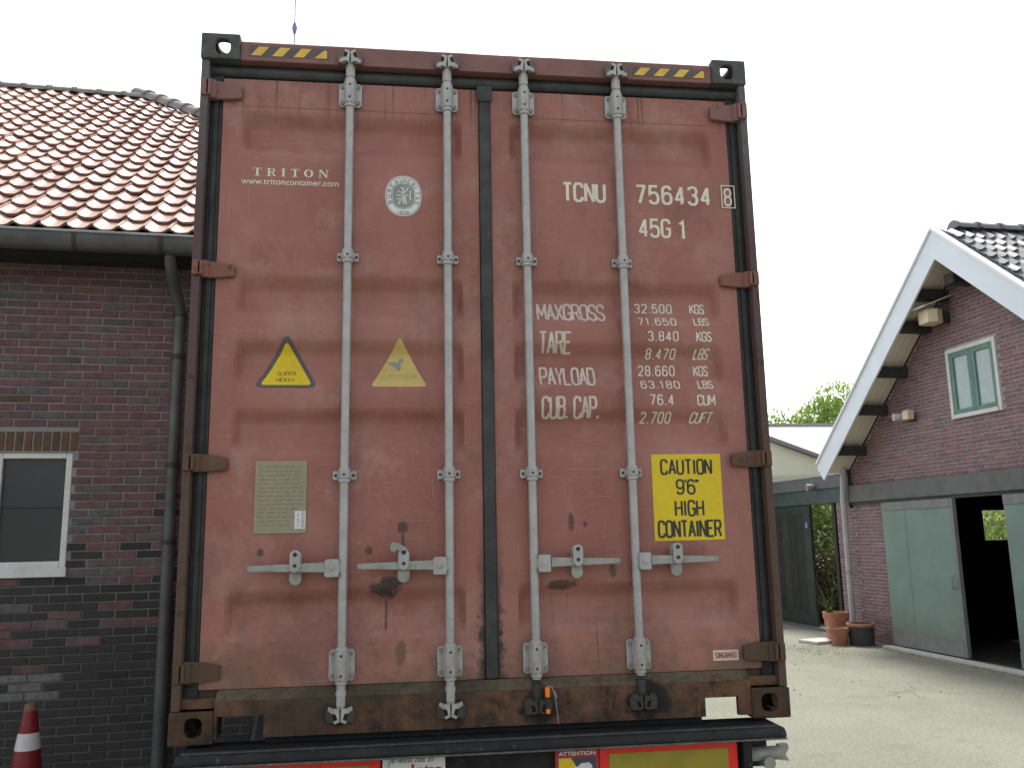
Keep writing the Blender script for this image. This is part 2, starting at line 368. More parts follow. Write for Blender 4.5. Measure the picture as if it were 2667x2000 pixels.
def tile_mat(name, ramp, lich, island=False, rough=.5, spec=.5):
    k = NT(name)
    r = k.n('ShaderNodeNewGeometry').outputs['Random Per Island'] if island else k.n('ShaderNodeObjectInfo').outputs['Random']
    c = k.ramp(r, ramp)
    cmb = k.n('ShaderNodeCombineXYZ'); k.lk(k.math('MULTIPLY', r, 53.), cmb.inputs[0]); k.lk(k.math('MULTIPLY', r, 17.), cmb.inputs[1])
    va = k.n('ShaderNodeVectorMath', operation='ADD'); k.lk(k.P, va.inputs[0]); k.lk(cmb.outputs[0], va.inputs[1])
    c = k.mix(k.rng(k.noise(9, 6, .7, vec=va.outputs[0]), .42, .7, 0, .5), c, lich)
    c = k.mix(k.rng(k.noise(20, 7, .75, vec=va.outputs[0]), .69, .73, 0, .85), c, (.04, .03, .025))
    c = k.mix(k.math('MULTIPLY', k.rng(k.noise(26, 8, .75, vec=va.outputs[0]), .5, .64), k.rng(k.noise(1.1, 2, .5, vec=va.outputs[0]), .5, .62, 0, .7)), c, (.17, .15, .10))
    f = k.noise(90, 4, .7, vec=va.outputs[0]); k.bump(f, .35, .004)
    return k.fin(c, k.rng(r, 0, 1, rough - .06, rough + .26), 0, spec)
RT = [(0, (.50, .29, .22)), (.2, (.60, .38, .30)), (.45, (.42, .235, .18)), (.7, (.56, .35, .27)), (.85, (.46, .33, .24)), (1, (.64, .47, .38))]
T1, T1s = tile_mat('red_clay_tile', RT, (.60, .52, .46), False, .34, .6), tile_mat('red_clay_tile_run', RT, (.60, .52, .46), True, .34, .6)
RT2 = [(0, (.07, .075, .09)), (.5, (.10, .095, .11)), (1, (.085, .10, .11))]
T2, T2s = tile_mat('dark_glazed_tile', RT2, (.13, .13, .135), False, .36, .6), tile_mat('dark_glazed_tile_run', RT2, (.13, .13, .135), True, .36, .6)
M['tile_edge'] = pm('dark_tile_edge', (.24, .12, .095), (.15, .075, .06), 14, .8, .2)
M['ridge1'] = pm('grey_ridge_tile', (.20, .19, .18), (.13, .12, .115), 9, .7, .3, rnd=.25)
M['zinc'] = pm('dark_zinc', (.085, .087, .088), (.055, .057, .058), 5, .5, .15, 60, .2, .5, speck=(.16, .16, .16), speck_at=.72)
M['zinc_light'] = pm('zinc_gutter_lip', (.24, .27, .26), (.17, .19, .19), 5, .45, .1, 60, .3, .5)
M['soffit_dark'] = pm('dark_painted_fascia', (.03, .031, .031), (.022, .022, .022), 5, .6)
M['white_paint'] = pm('flaking_white_paint', (.62, .62, .61), (.54, .54, .525), 7, .55, .2, 60, speck=(.12, .12, .11), speck_at=.69)
M['frame_white'] = pm('white_window_paint', (.62, .62, .61), (.54, .54, .53), 6, .5, .1)
M['sky_paint'] = pm('white_gloss_bargeboard', (.68, .745, .81), (.64, .70, .76), 2, .4, .05, 60)
M['cap_white'] = pm('white_verge_capping', (.80, .80, .78), (.76, .77, .75), 3, .4, .05)
M['soffit'] = pm('tan_soffit_boards', (.76, .68, .58), (.70, .63, .52), 3, .6, .1, 40, rnd=.12)
M['purlin'] = pm('dark_timber', (.045, .042, .04), (.028, .026, .024), 6, .7, .3)
M['lintel'] = pm('grey_painted_beam', (.112, .114, .114), (.092, .094, .094), 4, .6, .15, 50)
M['teal'] = pm('grey_green_door_paint', (.165, .25, .22), (.14, .215, .19), 2.2, .5, .08, 60, speck=(.12, .16, .15), speck_at=.72)
kt = NT('splashed_door_paint'); zt_ = kt.sep()[2]
ct_ = kt.mix(kt.rng(kt.noise(2.2, 6), .35, .65), (.165, .25, .22), (.14, .215, .19))
ct_ = kt.mix(kt.rng(kt.math('ADD', zt_, kt.math('MULTIPLY', kt.math('SUBTRACT', kt.noise(4, 9, .75), .5), 1.6)), .75, .1, 0, .7), ct_, (.15, .16, .135))
ct_ = kt.mix(kt.rng(kt.noise(6, 9, .75, stretch=(1, 4, .25)), .60, .68, 0, .45), ct_, (.10, .14, .125))
kt.bump(kt.noise(60, 4), .1, .002); M['teal'] = kt.fin(ct_, .55, 0, .4)
M['teal_edge'] = pm('worn_door_edge', (.19, .20, .195), (.15, .16, .155), 6, .6, .1)
M['green'] = pm('dark_green_paint', (.012, .026, .023), (.010, .016, .015), 4, .45, .1)
M['green_win'] = pm('green_window_paint', (.10, .21, .17), (.085, .18, .145), 5, .45, .1)
M['dark_wood'] = pm('black_stained_wood', (.013, .014, .014), (.009, .0095, .0095), 5, .6, .2)
M['terracotta'] = pm('terracotta', (.40, .19, .115), (.31, .13, .08), 8, .75, .2, speck=(.42, .33, .27), speck_at=.66)
M['darkpot'] = pm('charcoal_pot', (.05, .05, .052), (.035, .035, .037), 8, .6, .15)
M['soil'] = pm('potting_soil', (.05, .035, .024), (.03, .02, .015), 20, .95, .6)
M['slab'] = pm('pale_paving_slab', (.50, .50, .44), (.42, .42, .37), 9, .85, .2)
M['pvc'] = pm('grey_pvc_pipe', (.42, .42, .42), (.36, .36, .37), 5, .45, .05)
M['cream'] = pm('cream_panels', (.78, .77, .65), (.72, .71, .60), 2, .6, .05)
M['white_roof'] = pm('white_roof_sheets', (.82, .82, .82), (.78, .79, .80), 2, .35, .05)
M['cone_red'] = pm('red_cone_rubber', (.20, .011, .013), (.15, .008, .010), 6, .5, .1, speck=(.14, .02, .02), speck_at=.68)
M['cone_white'] = pm('white_cone_band', (.55, .55, .55), (.46, .46, .46), 9, .4, .08, speck=(.2, .2, .2), speck_at=.70)
M['cone_tip'] = pm('scuffed_brown_tip', (.16, .095, .055), (.12, .07, .045), 20, .7)
M['lampbox'] = pm('cream_lamp_glass', (.62, .54, .36), (.56, .48, .32), 5, .35, .02)
def glass(name, tint=(.02, .024, .028), rough=.06):
    k = NT(name); k.b.inputs['IOR'].default_value = 1.5
    f = k.noise(6, 4); return k.fin(k.mix(f, tint, tuple(x * 1.6 for x in tint)), rough, 0, .5)
M['glass_dark'] = glass('dark_window_glass', (.022, .025, .028), .25)
M['glass_blue'] = glass('sky_tinted_window_glass', (.24, .30, .30), .05)  # grey-blue pane colour stands in for reflected sky

# ------------------------------------------------------------------ brick laying
BRW, BRH, BRD, JT = .2115, .0503, .030, .0107
def brick_mesh(mat, nm, seed, w=BRW, h=BRH):
    r = random.Random(seed); j = lambda a: r.uniform(-a, a)
    b = MB(); x, z = w / 2, h / 2; c = .0035
    fr = [(-x + c, -z + c), (x - c, -z + c), (x - c, z - c), (-x + c, z - c)]; bk = [(-x, -z), (x, -z), (x, z), (-x, z)]
    vs = [(p[0] + j(.0015), j(.0008), p[1] + j(.0012)) for p in fr] + [(p[0] + j(.001), .004, p[1] + j(.001)) for p in bk] + [(p[0], BRD, p[1]) for p in bk]
    fs = [(0, 1, 2, 3)] + [(i, (i + 1) % 4, (i + 1) % 4 + 4, i + 4)[::-1] for i in range(4)] + [(i + 4, (i + 1) % 4 + 4, (i + 1) % 4 + 8, i + 8)[::-1] for i in range(4)]
    b.add(vs, fs); return b.mesh(nm, mat)
def lay(parent, spots, mats, orient, limit=300, seed=1, special=None):
    """spots: local (a, z) brick centres in wall plane, orient(a,z)->local matrix of the brick"""
    rr = random.Random(seed)
    protos = [brick_mesh(mats[0], 'brick', seed * 10 + i) for i in range(5)]
    sp_protos = {}
    pw = parent.matrix_world
    scored = []
    for a, z, wd in spots:
        L = orient(a, z); p = pw @ L.translation; q = ndc(p); vis = q is not None and -.02 < q[0] < 1.02 and -.02 < q[1] < 1.02
        scored.append(((0 if vis else 1000) + (p - CAM).length, a, z, wd, L, vis))
    scored.sort(key=lambda t: t[0])
    rest = {}; n = 0
    for d, a, z, wd, L, vis in scored:
        L = L @ Matrix.Translation((rr.uniform(-.0015, .0015), rr.uniform(-.0022, .0022), rr.uniform(-.0015, .0015))) @ Matrix.Rotation(rr.uniform(-.006, .006), 4, 'Y')
        if abs(wd - BRW) > .001: L = L @ Matrix.Diagonal((wd / BRW, 1, 1, 1))
        me = protos[rr.randrange(5)]
        sp = special(a, z) if special else None
        if n < limit and vis:
            if sp:
                me = sp_protos.setdefault(sp.name, brick_mesh(sp, 'brick', seed + 77))
            ob('brick', me, parent, mat=L); n += 1
        else:
            key = sp or mats[1]
            rest.setdefault(key.name, (key, MB()))[1].add([v.co for v in me.vertices], [tuple(p.vertices) for p in me.polygons], L)
    for key, mb in rest.values():
        o = mb.build('brick_run', key, parent); o['kind'] = 'stuff'
def courses(a0, a1, z0, z1, keep, phase=0.):
    out = []; zi = 0; z = z0 + BRH / 2
    while z + BRH / 2 < z1 + .001:
        sh = ((zi * .5) % 1) * (BRW + JT) + phase + random.uniform(-.012, .012)
        a = a0 - (BRW + JT) + (sh % (BRW + JT)) + BRW / 2
        while a - BRW / 2 < a1:
            l, r = max(a - BRW / 2, a0), min(a + BRW / 2, a1)
            iv = keep(l, r, z)
            for l2, r2 in iv:
                if r2 - l2 > .035: out.append(((l2 + r2) / 2, z, r2 - l2))
            a += BRW + JT
        z += BRH + JT - .001; zi += 1
    return out
def cut(l, r, h0, h1):
    """interval [l,r] minus [h0,h1]"""
    res = []
    if r <= h0 or l >= h1: return [(l, r)]
    if l < h0: res.append((l, h0))
    if r > h1: res.append((h1, r))
    return res

# ------------------------------------------------------------------ roof tiles
def tile_mesh(nm, mat, wd, L, amp, th=.020, tilt=.03, nx=12, edge=None):
    b = MB(); prof = []
    for i in range(nx + 1):
        t = i / nx; x = (t - .06) * wd * 1.10
        z = amp * (cos(2 * pi * t) + .25 * cos(4 * pi * t)) + .009 * t
        prof.append((x, z))
    n = nx + 1; vs = []
    for (y, dz) in ((0, tilt), (L * .5, tilt * .5), (L, 0)):
        vs += [(x, y, z + dz) for x, z in prof]
    vs += [(x, 0, z + tilt - th) for x, z in prof] + [(x, L, z - th) for x, z in prof]
    fs = []
    for i in range(nx):
        fs += [(i, i + 1, n + i + 1, n + i), (n + i, n + i + 1, 2*n + i + 1, 2*n + i), (3*n + i, 3*n + i + 1, i + 1, i), (3*n + i, 4*n + i, 4*n + i + 1, 3*n + i + 1)]
    fs += [(nx, 3*n + nx, 4*n + nx, 2*n + nx, n + nx), (0, n, 2*n, 4*n, 3*n)]
    b.add(vs, fs); me = b.mesh(nm, mat)
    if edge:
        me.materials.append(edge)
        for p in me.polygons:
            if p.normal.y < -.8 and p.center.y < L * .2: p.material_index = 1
    me.polygons.foreach_set('use_smooth', [True] * len(me.polygons)); me.set_sharp_from_angle(angle=radians(35)); return me
def tile_roof(parent, org, across, up, spots, mats, wd, gauge, amp, limit=300, seed=3, tilt=.03):
    rr = random.Random(seed); a, u = Vector(across).normalized(), Vector(up).normalized(); nrm = a.cross(u)
    if nrm.z < 0: nrm = -nrm
    me = tile_mesh('roof_tile', mats[0], wd, gauge * 1.22, amp, tilt=tilt, edge=mats[2])
    base = Matrix((a, u, nrm)).transposed().to_4x4(); sc = []
    for i, j in spots:
        p = Vector(org) + a * (i * wd) + u * (j * gauge)
        L = Matrix.Translation(p + nrm * rr.uniform(-.003, .003)) @ base @ Matrix.Translation((0, -rr.choice((0, 0, 0, 0, .004, .012)), 0)) @ Matrix.Rotation(rr.uniform(-.022, .022), 4, 'Z') @ Matrix.Rotation(rr.uniform(-.016, .016), 4, 'X') @ Matrix.Rotation(rr.uniform(-.03, .03), 4, 'Y')
        wpos = parent.matrix_world @ p; q = ndc(wpos); vis = q is not None and -.03 < q[0] < 1.03 and -.05 < q[1] < 1.03
        sc.append(((0 if vis else 1000) + (wpos - CAM).length, vis, L))
    sc.sort(key=lambda t: t[0]); rest = MB(); n = 0
    for d, vis, L in sc:
        if vis and n < limit: ob('roof_tile', me, parent, mat=L); n += 1
        else: rest.add([v.co for v in me.vertices], [tuple(p.vertices) for p in me.polygons], L)
    if rest.v: o = rest.build('roof_tile_run', mats[1], parent, smooth=True); o['kind'] = 'stuff'
def ridge_mesh(nm, mat, L, r, collar=.014):
    b = MB(); n = 10; rings = [(0, r + collar), (.05, r + collar), (.055, r), (L + .03, r)]
    vs = [(rr * cos(pi * k / n), y, rr * sin(pi * k / n) - .02) for y, rr in rings for k in range(n + 1)]
    m = n + 1; fs = [(i*m + k, i*m + k + 1, (i+1)*m + k + 1, (i+1)*m + k) for i in range(3) for k in range(n)]
    fs.append(tuple(range(m - 1, -1, -1))); b.add(vs, fs)
    return b.mesh(nm, mat, smooth=True)
def axis_mat(p, d, upv=Vector((0, 0, 1))):
    y = Vector(d).normalized(); x = y.cross(upv).normalized(); z = x.cross(y)
    return Matrix.Translation(p) @ Matrix((x, y, z)).transposed().to_4x4()

# ================================================================== BRICK FARM BUILDING (left)
house = thing('brick_building', 'dark brick farm building with red pantile roof left of the red container', 'building', (-3, 3.05, 0), radians(4.5))
house.rotation_euler = (0, 0, radians(4.5)); bpy.context.view_layer.update()
HX0, HX1, HZ = -3.0, 2.78, 4.06
WX0, WX1, WZ0, WZ1 = .945, 1.46, 1.735, 2.575
b = MB()
b.box(HX0, WX0, .006, .24, 0, HZ); b.box(WX1, HX1, .006, .24, 0, HZ); b.box(WX0, WX1, .006, .24, 0, WZ0); b.box(WX0, WX1, .006, .24, WZ1, HZ)
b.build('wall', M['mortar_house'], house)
b = MB(); b.box(HX1 - .24, HX1 - .002, .242, 8.0, 0, HZ); b.box(HX0, HX1, 8.002, 8.2, 0, HZ); b.box(HX0, HX0 + .24, .242, 8.0, 0, HZ)
gp = [(.242, HZ + .003), (8.0, HZ + .003), (6.2, 5.62), (2.3, 5.62)]
b.prism(gp, HX1 - .24, HX1 - .004, 'x'); b.prism(gp, HX0, HX0 + .22, 'x')
b.build('side_wall', M['mortar'], house)
SOLZ0, SOLZ1 = WZ1 + .012, WZ1 + .15
def keep_house(l, r, z):
    res = [(l, r)]
    if WZ0 - .02 < z < WZ1 + .005: res = [q for a, c in res for q in cut(a, c, WX0 - .006, WX1 + .006)]
    elif SOLZ0 - .03 < z < SOLZ1 + .02: res = [q for a, c in res for q in cut(a, c, WX0 - .12, WX1 + .035)]
    return res
sp = courses(HX0, HX1, .003, HZ, keep_house, .05)
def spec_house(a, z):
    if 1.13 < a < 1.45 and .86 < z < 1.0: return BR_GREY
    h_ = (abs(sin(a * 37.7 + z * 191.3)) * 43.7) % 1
    if z < 1.05 + 1.1 * h_ + .25 * (a - 1.5): return BR_SHADE  # lower courses take the painted shade colour, with a ragged edge
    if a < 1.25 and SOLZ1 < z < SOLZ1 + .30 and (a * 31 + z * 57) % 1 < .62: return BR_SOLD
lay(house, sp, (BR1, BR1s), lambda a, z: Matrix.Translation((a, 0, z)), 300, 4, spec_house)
sold = brick_mesh(BR_SOLD, 'brick', 5, SOLZ1 - SOLZ0, BRH)
x = WX1 + .005
while x > WX0 - .12:
    ob('brick', sold, house, mat=Matrix.Translation((x, 0, (SOLZ0 + SOLZ1) / 2)) @ Matrix.Rotation(pi / 2 + random.uniform(-.01, .01), 4, 'Y')); x -= BRH + JT + .001
# window
wf = MB(); t = .045
wf.box(WX0, WX0 + t, .02, .085, WZ0, WZ1); wf.box(WX1 - t, WX1, .02, .085, WZ0, WZ1)
wf.box(WX0 + t, WX1 - t, .02, .085, WZ1 - t, WZ1); wf.box(WX0 + t, WX1 - t, .02, .085, WZ0, WZ0 + t + .01)
win = wf.build('window', M['white_paint'], house, bevel=.006)
MB().box(WX0 + t, WX1 - t, .055, .061, WZ0 + t, WZ1 - t).build('pane', M['glass_dark'], win)
MB().box(WX0 + t, WX1 - t, .046, .0545, 2.172, 2.178).build('pane_reflection_line', M['soffit_dark'], win)  # dark strip drawn for a reflection line; the window has no bar
MB().box(WX0 - .02, WX1 + .015, -.02, .018, WZ0 - .055, WZ0 + .012).build('window_sill', M['white_paint'], win, bevel=.004)
# roof body
EY, EZ, RY, RZ = -.40, 4.125, 4.0, 7.43
HIPX = .99
rb = MB()
nup = Vector((0, RY - EY, RZ - EZ)).normalized(); SL = (Vector((0, RY, RZ)) - Vector((0, EY, EZ))).length
XR = 2.86; hk = XR - HIPX
yh = RY - hk; zh = EZ + (yh - EY) * (RZ - EZ) / (RY - EY)
dn = .05
V = [(HX0 - .2, EY, EZ - dn), (XR, EY, EZ - dn), (XR, yh, zh - dn), (HIPX, RY, RZ - dn), (HX0 - .2, RY, RZ - dn),
     (XR, 2*RY - yh, zh - dn), (XR, 2*RY - EY, EZ - dn), (HX0 - .2, 2*RY - EY, EZ - dn)]
V2 = [(p[0], p[1], p[2] - .08) for p in V]
F = [(0, 1, 2, 3, 4), (2, 5, 3), (3, 5, 6, 7, 4)]
rb.add(V + V2, F + [tuple(i + 8 for i in f)[::-1] for f in F] + [(0, 8, 9, 1), (1, 9, 10, 2), (2, 10, 13, 5), (5, 13, 14, 6), (6, 14, 15, 7)])
rb.build('roof', M['soffit_dark'], house)
TW, TG = .1745, .2605
spots = []
i0 = -22
for i in range(i0, 11):
    for j in range(0, int(SL / TG) + 1):
        xx = 1.09 + i * TW; yy = EY + (j * TG) * nup.y
        if j * TG > SL - .12: continue
        if xx + TW * .5 > XR + .05: continue
        if xx + TW * .35 > HIPX + (RY - (yy + .12)): continue
        spots.append((i, j))
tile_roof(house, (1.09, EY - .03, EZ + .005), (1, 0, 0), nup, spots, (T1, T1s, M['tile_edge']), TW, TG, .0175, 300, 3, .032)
rm = ridge_mesh('ridge_tile', M['ridge1'], .285, .085)
x = HIPX
while x > HX0 - .2:
    ob('ridge_tile', rm, house, mat=axis_mat(Vector((x, RY, RZ + .03)), (-1, 0, 0))); x -= .288
hd = Vector((XR - HIPX, yh - RY, zh - RZ)); hl = hd.length; hd.normalize()
rm2 = ridge_mesh('hip_tile', M['ridge1'], .29, .105, .02)
t = hl
while t > -.1:
    ob('hip_tile', rm2, house, mat=axis_mat(Vector((HIPX, RY, RZ + .035)) + hd * t, -hd)); t -= .30
# eaves, gutter, downpipe
MB().box(HX0, HX1 + .02, -.20, .004, 4.0, 4.07).build('fascia_board', M['soffit_dark'], house)
MB().box(HX0, HX1 + .18, -.36, -.202, 4.045, 4.07).build('soffit_board', M['soffit_dark'], house)
gt = MB(); n = 12; GY, GZ, GR = -.45, 4.085, .078
prof = [(GY + GR * cos(pi + pi * k / n), GZ + GR * 1.5 * sin(pi + pi * k / n)) for k in range(n + 1)]
pin = [(GY + (GR - .004) * cos(pi + pi * k / n), GZ + (GR - .004) * 1.48 * sin(pi + pi * k / n)) for k in range(n + 1)]
gt.prism(prof + pin[::-1], HX0 - .2, XR + .02, 'x')
gut = gt.build('gutter', M['zinc'], house, smooth=True)
lp = MB(); lp.cyl((HX0 - .2, GY - GR - .002, GZ + .006), (XR + .02, GY - GR - .002, GZ + .006), .011, 10)
lp.build('gutter_lip', M['zinc_light'], gut, smooth=True)
for bx in (-.5, .4, 1.495, 2.075):
    q = MB(); pr = [(GY + (GR + .006) * cos(pi + pi * k / n), GZ + (GR * 1.5 + .006) * sin(pi + pi * k / n)) for k in range(n + 1)]
    pq = [(GY + (GR + .0005) * cos(pi + pi * k / n), GZ + (GR * 1.5 + .0005) * sin(pi + pi * k / n)) for k in range(n + 1)]
    q.prism(pr + pq[::-1], bx, bx + .028, 'x'); q.build('gutter_bracket', M['soffit_dark'], gut)
dp = thing_dp = None
px = 2.172
d1 = MB(); d1.tube([(px - .03, GY + .02, GZ - .10), (px - .03, GY + .05, GZ - .16), (px - .02, GY + .14, GZ - .26), (px, -.10, GZ - .42), (px, -.075, GZ - .50), (px, -.075, 3.30)], .042, 14)
pipe = d1.build('downpipe', M['zinc'], house, smooth=True)
for (za, zb, r) in ((3.30, 2.48, .043), (2.46, 1.92, .044), (1.90, .05, .046)):
    MB().cyl((px, -.075, za), (px, -.075, zb), r, 16).build('pipe_section', M['zinc'], pipe, smooth=True)
for za in (3.62, 3.29, 2.47, 1.91):
    MB().cyl((px, -.075, za - .018), (px, -.075, za + .018), .051, 16).build('pipe_collar', M['soffit_dark'], pipe, smooth=True)

# ================================================================== BARN (right)
barn = thing('barn', 'purple brick gable barn with pale bargeboards and sliding grey-green doors', 'barn', (9.1, 9.2, 0), radians(3.5))
bpy.context.view_layer.update()
# local: x = into the barn, y = along the gable (away from camera), z up
AY, YC, YF = -1.46, 2.12, -5.04
LB, LT = 2.40, 2.695
def soff(y): return 3.11 + (2.03 - abs(y - AY) - AY) * .86 if True else 0
def wtop(y): return 6.05 - abs(y - AY) * .86
wy0, wy1, wz0, wz1 = -1.77, -.73, 3.52, 4.58
wb = MB(); x0, x1 = .006, .22
def gp_(pts): wb.prism(pts, x0, x1, 'x')
gp_([(YC, LB), (YC, wtop(YC)), (wy1, wtop(wy1)), (wy1, LB)])
gp_([(wy0, LB), (wy0, wtop(wy0)), (YF, wtop(YF)), (YF, LB)])
gp_([(wy1, wz1), (wy1, wtop(wy1)), (AY, wtop(AY)), (wy0, wtop(wy0)), (wy0, wz1)])
gp_([(wy1, LB), (wy1, wz0), (wy0, wz0), (wy0, LB)])
gp_([(YC, 0), (YC, LB), (.95, LB), (.95, 0)]); gp_([(-2.75, 0), (-2.75, LB), (YF, LB), (YF, 0)])
wb.build('wall', M['mortar2'], barn)
sw = MB(); zt = 2.9
sw.box(.222, 2.47, YC - .2, YC - .003, 0, zt); sw.box(3.19, 9, YC - .2, YC - .003, 0, zt); sw.box(2.47, 3.19, YC - .2, YC - .003, 0, 1.68); sw.box(2.47, 3.19, YC - .2, YC - .003, 2.22, zt)
sw.box(.222, 9, YF + .003, YF + .2, 0, zt); sw.box(9.002, 9.2, YF + .003, YC - .003, 0, zt)
sw.prism([(YC, zt + .002), (AY, 6.0), (YF, zt + .002)], 9.002, 9.2, 'x')
sw.build('side_wall', M['dark_wood'], barn)
MB().box(.01, 9, YF, YC, -.01, .006).build('barn_floor', M['purlin'], barn)
def keep_barn(l, r, z):
    res = [(l, r)]
    if LB - .03 < z < LT + .02: return []
    if z > LT: 
        lim = (6.05 - z - .03) / .86
        res = [(max(l, AY - lim), min(r, AY + lim))]; res = [q for q in res if q[1] - q[0] > .03]
        if wz0 - .01 < z < wz1 + .03: res = [q for a, c in res for q in cut(a, c, wy0 - .008, wy1 + .008)]
    else: res = [q for q in cut(l, r, -2.76, .96)]
    return res
sp = courses(YF, YC, .003, 6.0, keep_barn, .02)
lay(barn, sp, (BR2, BR2s), lambda a, z: Matrix.Translation((0, a, z)) @ Matrix.Rotation(-pi / 2, 4, 'Z'), 300, 6)
# lintel
MB().box(-.075, .0055, YF, YC + .01, LB, LT).build('lintel_beam', M['lintel'], barn, bevel=.006)
MB().box(-.05, .0052, YF, YC + .01, LB - .05, LB - .002).build('door_track', M['soffit_dark'], barn)
# sliding doors
def door(y0, y1, nm_edge=True):
    d = MB(); d.box(-.145, -.095, y0 + .004, y1 - .004, .05, LB - .052); o = d.build('sliding_door', M['teal'], barn, bevel=.005)
    for ya_, yb_ in ((y0, y1 - (y1 - y0) * .36), (y1 - (y1 - y0) * .36, y1)):
        MB().box(-.149, -.1455, ya_ + .005, yb_ - .005, .27, LB - .19).build('door_plank', M['teal'], o, bevel=.002)
    MB().box(-.158, -.1455, y0 + .004, y1 - .004, .05, .265).build('kick_board', M['teal_edge'], o, bevel=.002)
    MB().box(-.158, -.1455, y0 + .004, y1 - .004, LB - .185, LB - .054).build('door_rail', M['teal_edge'], o, bevel=.002)
    return o
d1 = door(-.64, 1.06)
MB().box(-.156, -.093, -.70, -.64, .05, LB - .052).build('door_stile', M['teal_edge'], d1, bevel=.003)
h = MB(); h.tube([(-.16, -.58, 1.22), (-.20, -.58, 1.20), (-.20, -.58, 1.04), (-.16, -.58, 1.02)], .012, 8); h.build('door_handle', M['galv_old'], d1, smooth=True)
d2 = door(-3.45, -1.72)
# window
wf = MB(); t = .06
wf.box(-.03, .10, wy0, wy0 + t, wz0, wz1); wf.box(-.03, .10, wy1 - t, wy1, wz0, wz1); wf.box(-.03, .10, wy0 + t, wy1 - t, wz1 - t, wz1); wf.box(-.05, .10, wy0 + t, wy1 - t, wz0, wz0 + t)
bw = wf.build('window', M['frame_white'], barn, bevel=.004)
ym = (wy0 + wy1) / 2
for a, c in ((wy0 + t, ym - .002), (ym + .002, wy1 - t)):
    s_ = MB(); e = .075; z0_, z1_ = wz0 + t, wz1 - t
    s_.box(-.015, .035, a, a + e, z0_, z1_); s_.box(-.015, .035, c - e, c, z0_, z1_); s_.box(-.015, .035, a + e, c - e, z0_, z0_ + e); s_.box(-.015, .035, a + e, c - e, z1_ - e, z1_)
    s_.build('casement', M['green_win'], bw, bevel=.003)
    MB().box(.008, .014, a + e, c - e, z0_ + e, z1_ - e).build('pane', M['glass_blue'], bw)
# roof, verge
OV = -.60; rise = .86; TH = .13
def rz(y): return 6.10 - abs(y - AY) * rise
EYL, EYR = 2.22, -5.14
for nm, ya, yb in (('roof', AY, EYL), ('roof', AY, EYR)):
    MB().prism([(ya, rz(ya)), (yb, rz(yb)), (yb, rz(yb) + TH), (ya, rz(ya) + TH)], OV + .032, 9.4, 'x').build(nm, M['purlin'], barn)
for ya, yb in ((AY, 2.2), (AY, EYR)):
    sgn = 1 if yb > ya else -1; ns = 5
    L_ = (yb - ya)
    for k in range(ns):   # soffit boards, lengthwise strips under the overhang
        xa = OV + .034 + k * (abs(OV) - .04) / ns; xb = xa + (abs(OV) - .04) / ns - .004
        MB().prism([(ya, rz(ya) - .022), (yb, rz(yb) - .022), (yb, rz(yb) - .003), (ya, rz(ya) - .003)], xa, xb, 'x').build('soffit_board', M['soffit'], barn)
# bargeboards
bd = .44
for yb in (2.2, EYR):
    bb = MB(); e0 = rz(AY) + TH + .0; e1 = rz(yb) + TH
    bb.prism([(AY, e0), (yb, e1), (yb + (.0 if yb > 0 else 0), e1 - .08), (yb - (.18 if yb > 0 else -.18), rz(yb - (.18 if yb > 0 else -.18)) + TH - bd), (AY, e0 - bd)], OV, OV + .03, 'x')
    bo = bb.build('bargeboard', M['sky_paint'], barn)
    cp = MB(); cp.prism([(AY, e0 + .004), (yb, e1 + .004), (yb, e1 + .05), (AY, e0 + .05)], OV - .03, OV + .10, 'x'); cp.build('verge_capping', M['cap_white'], bo)
for yy in (-.86, -.40, .28, .90, 1.62, AY + .02, -2.1, -2.6):
    z_ = rz(yy) - .03
    MB().box(OV + .036, .0045, yy - .065, yy + .065, z_ - .17 - .05, z_ - .055).build('purlin', M['purlin'], barn, bevel=.004)
b = MB(); b.box(-.40, -.02, AY - .10, AY + .10, 5.42, 5.58); b.build('ridge_beam', M['purlin'], barn, bevel=.01)
# tiles on the near slope and ridge
un = Vector((0, AY - EYR, rz(AY) - rz(EYR))).normalized(); SL2 = (AY - EYR) / un.y
W2, G2 = .17, .25
spots = [(i, j) for i in range(0, 54) for j in range(int(SL2 / G2))]
tile_roof(barn, (OV + .12, EYR, rz(EYR) + TH + .03), (1, 0, 0), un, spots, (T2, T2s, T2), W2, G2, .020, 300, 8, .034)
rm3 = ridge_mesh('ridge_tile', T2, .37, .11, .02)
x = OV + .36
while x < 9:
    ob('ridge_tile', rm3, barn, mat=axis_mat(Vector((x, AY, rz(AY) + TH + .06)), (1, 0, 0))); x += .375
# downpipe
q = MB(); q.tube([(-.14, 2.12, 3.02), (-.14, 2.16, 2.72), (-.13, 2.215, 2.5), (-.12, 2.24, 1.4), (-.12, 2.25, .02)], .052, 14)
dpb = q.build('downpipe', M['pvc'], barn, smooth=True)
for z_ in (2.3, 1.15): MB().cyl((-.12, 2.235, z_), (-.12, 2.236, z_ + .03), .060, 14).build('pipe_clip', M['galv_old'], dpb, smooth=True)
MB().box(-.06, .004, 2.122, 2.16, 2.3, 3.0).build('corner_board', M['soffit_dark'], barn)

